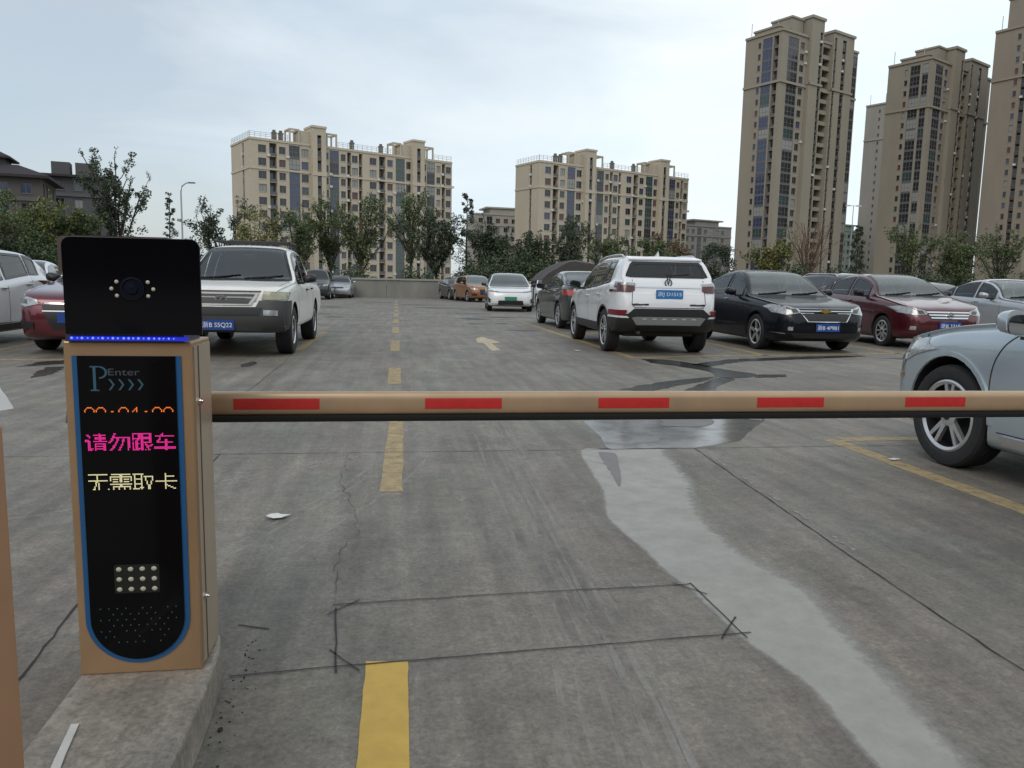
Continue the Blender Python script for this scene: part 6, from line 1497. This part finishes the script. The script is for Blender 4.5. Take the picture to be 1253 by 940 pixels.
# blue lamp strip between cabinet and head
M_BLU = mat('blue_led', (.01, .02, .2), .4, emit=(.02, .03, 1.0), es=.45)
M_BLU2 = mat('blue_led_bright', (.1, .15, .5), .4, emit=(.08, .16, 1.0), es=2.2)
mb = MB(); mb.box(KX0 + .012, HX1 - .045, 1.912, 2.06, KZ1, .9655); loc(mb, 'head_base', mat('base_strip', (.03, .03, .05), .4))
mb = MB(); mb.box(KX0 + .022, HX1 - .035, 1.9085, 1.9118, KZ1 + .003, .9605); st = loc(mb, 'light_strip', M_BLU)
mb = MB()
for i in range(21): x = KX0 + .028 + i * .0112; mb.ico((x + rq.uniform(-.001, .001), 1.908, KZ1 + .0085), rq.choice([.0018, .0024, .0030]), 1)
loc(mb, 'strip_diode', M_BLU2, st)

# barrier housing behind the terminal and the arm
bh = thing('barrier_gate', 'bronze barrier with a long arm marked by red strips across the lane', 'barrier', (-.70, 2.31, 0))
def bl_(mb, name, m, parent=None, **kw): mb.v = [(x + .70, y - 2.31, z) for x, y, z in mb.v]; return mb.build(name, m, parent or bh, **kw)
mb = MB(); mb.box(-.85, -.575, 2.235, 2.43, 0, .84); bevel(bl_(mb, 'housing', M_BRZ), .008)
mb = MB(); mb.prism([(-.905, .695), (-.84, .695), (-.84, .83), (-.885, .83)], plane_y(2.30), .05); bl_(mb, 'arm_tail_guard', mat('grey_guard', (.13, .125, .12), .6))
# arm profile: rounded box, black rubber under it
ax = []
for q in range(36):
    a = 2 * math.pi * q / 36; ca, sa = math.cos(a), math.sin(a)
    ax.append((2.25 + .0195 * math.copysign(abs(ca) ** .55, ca), .749 + .0335 * math.copysign(abs(sa) ** .8, sa)))
def along_x(poly, x0, x1):
    mb = MB(); n = len(poly); vs = [(x0, y, z) for y, z in poly] + [(x1, y, z) for y, z in poly]
    mb.add(vs, [tuple(range(n)), tuple(range(2 * n - 1, n - 1, -1))] + [(i, (i + 1) % n, n + (i + 1) % n, n + i) for i in range(n)]); return mb
arm = bl_(along_x(ax, -.86, 2.98), 'arm', mat('bronze_anodised', (.42, .29, .18), .32, metal=.4, spec=.6, var=.10, vscale=7), smooth=50)
bl_(along_x([(2.232, .7155), (2.268, .7155), (2.266, .7015), (2.258, .6955), (2.242, .6955), (2.234, .7015)], -.55, 2.98), 'rubber_edge', mat('black_rubber', (.012, .012, .013), .7), arm, smooth=50)
mb = MB(); mb.box(2.98, 2.988, 2.222, 2.278, .70, .782); bl_(mb, 'arm_end_cap', M_BLKP, arm)
YA = 2.25 - .0197
M_RS = mat('red_reflective_tape', (.46, .022, .020), .35, var=.10, vscale=40)
for (x0, x1) in ((-.455, -.218), (.082, .308), (.602, .825), (1.111, 1.335), (1.617, 1.831), (2.12, 2.34), (2.62, 2.84)):
    mb = MB(); pz = [(2.25 - .0195 * abs(math.cos(a)) ** .55 - .0006, .749 + .0335 * math.copysign(abs(math.sin(a)) ** .8, math.sin(a))) for a in [R(-23 + 46 * q_ / 10) for q_ in range(11)]]
    mb.add([(x0, y, z) for y, z in pz] + [(x1, y, z) for y, z in pz] + [(x0, y + .001, z) for y, z in pz] + [(x1, y + .001, z) for y, z in pz], [(q_, q_ + 11, q_ + 12, q_ + 1) for q_ in range(10)] + [(22 + q_ + 1, 33 + q_ + 1, 33 + q_, 22 + q_) for q_ in range(10)] + [(0, 22, 33, 11), (10, 21, 43, 32)]); bl_(mb, 'red_strip', M_RS, arm, smooth=60)

# bronze post at the lower left edge, with a torn white sheet on it
ps = thing('bronze_post', 'bronze metal post with a vertical groove at the lower left edge', 'post', (-.68, 1.03, .12))
mb = MB(); mb.box(-.12, .1125, -.17, .17, 0, .762); M_PST = mat('orange_bronze_paint', (.36, .19, .10), .45, var=.08, vscale=4); bevel(mb.build('post_body', M_PST, ps), .004)
mb = MB(); mb.box(.1125, .115, .045, .055, 0, .755); mb.build('groove', mat('bronze_groove', (.05, .03, .02), .6), ps)
mb = MB(); mb.box(.1125, .1165, .06, .155, .01, .75); mb.build('side_flap', M_PST, ps)
sh = MB(); vs = []; fs = []; N = 12
for i in range(N + 1):
    t = i / N; xo = -.713 + .018 * t ** .6 + .010 * max(0, t - .55) * 2.2; z = .955 - .095 * t
    for j in range(4): vs.append((xo - .09 * (1 - j / 3) + .002 * math.sin(5 * t + j), 1.42 + .02 * j - .006 * math.sin(4 * t), z + .018 * (1 - t) * (1 - j / 3) - (.012 * (1 - j / 3) if i == N else 0)))
for i in range(N):
    for j in range(3): a = i * 4 + j; fs.append((a, a + 1, a + 5, a + 4))
sh.add(vs, fs); n0 = len(vs); sh.add([(x, y + .003, z) for x, y, z in vs], [tuple(reversed(f)) for f in fs])
for i in range(N):
    for j in (0, 3): a = i * 4 + j; sh.f.append((a, a + 4, a + 4 + n0, a + n0)); sh.m.append(0)
o = sh.build('white_sheet', mat('white_plastic_sheet', (.72, .73, .74), .5), smooth=60); tag(o, 'curled white sheet poking in from the left edge above the bronze post', 'sheet')

# scraps on the ground
def scrap(label, x, y, pts, m, h=.012):
    mb = MB(); n = len(pts); top = [(px_, py_, h * (.4 + .6 * rq.random())) for px_, py_ in pts]; bot = [(px_, py_, .006) for px_, py_ in pts]; mb.add(top + bot + [(0, 0, h)], [(i, (i + 1) % n, 2 * n) for i in range(n)] + [(i, n + i, n + (i + 1) % n, (i + 1) % n) for i in range(n)] + [tuple(range(2 * n - 1, n - 1, -1))])
    o = mb.build('paper_scrap', m); o.location = (x, y, .006); tag(o, label, 'litter')
M_PAP = mat('white_paper', (.62, .62, .60), .8)
scrap('torn white scrap lying on the concrete right of the ticket terminal', -.54, 3.585, [(-.06, .0), (-.045, .03), (-.01, .035), (.01, .022), (.05, .012), (.028, -.018), (.015, -.035), (-.02, -.042), (-.048, -.02)], M_PAP)
scrap('tiny white scrap beside the front tyre of the pale blue car', 3.22, 4.52, [(-.03, 0), (.03, .03), (.05, -.01), (-.01, -.03)], M_PAP)
scrap('small white scrap on the lane left of the white rear facing car', 3.0, 12.6, [(-.04, 0), (0, .05), (.05, 0), (0, -.05)], M_PAP)
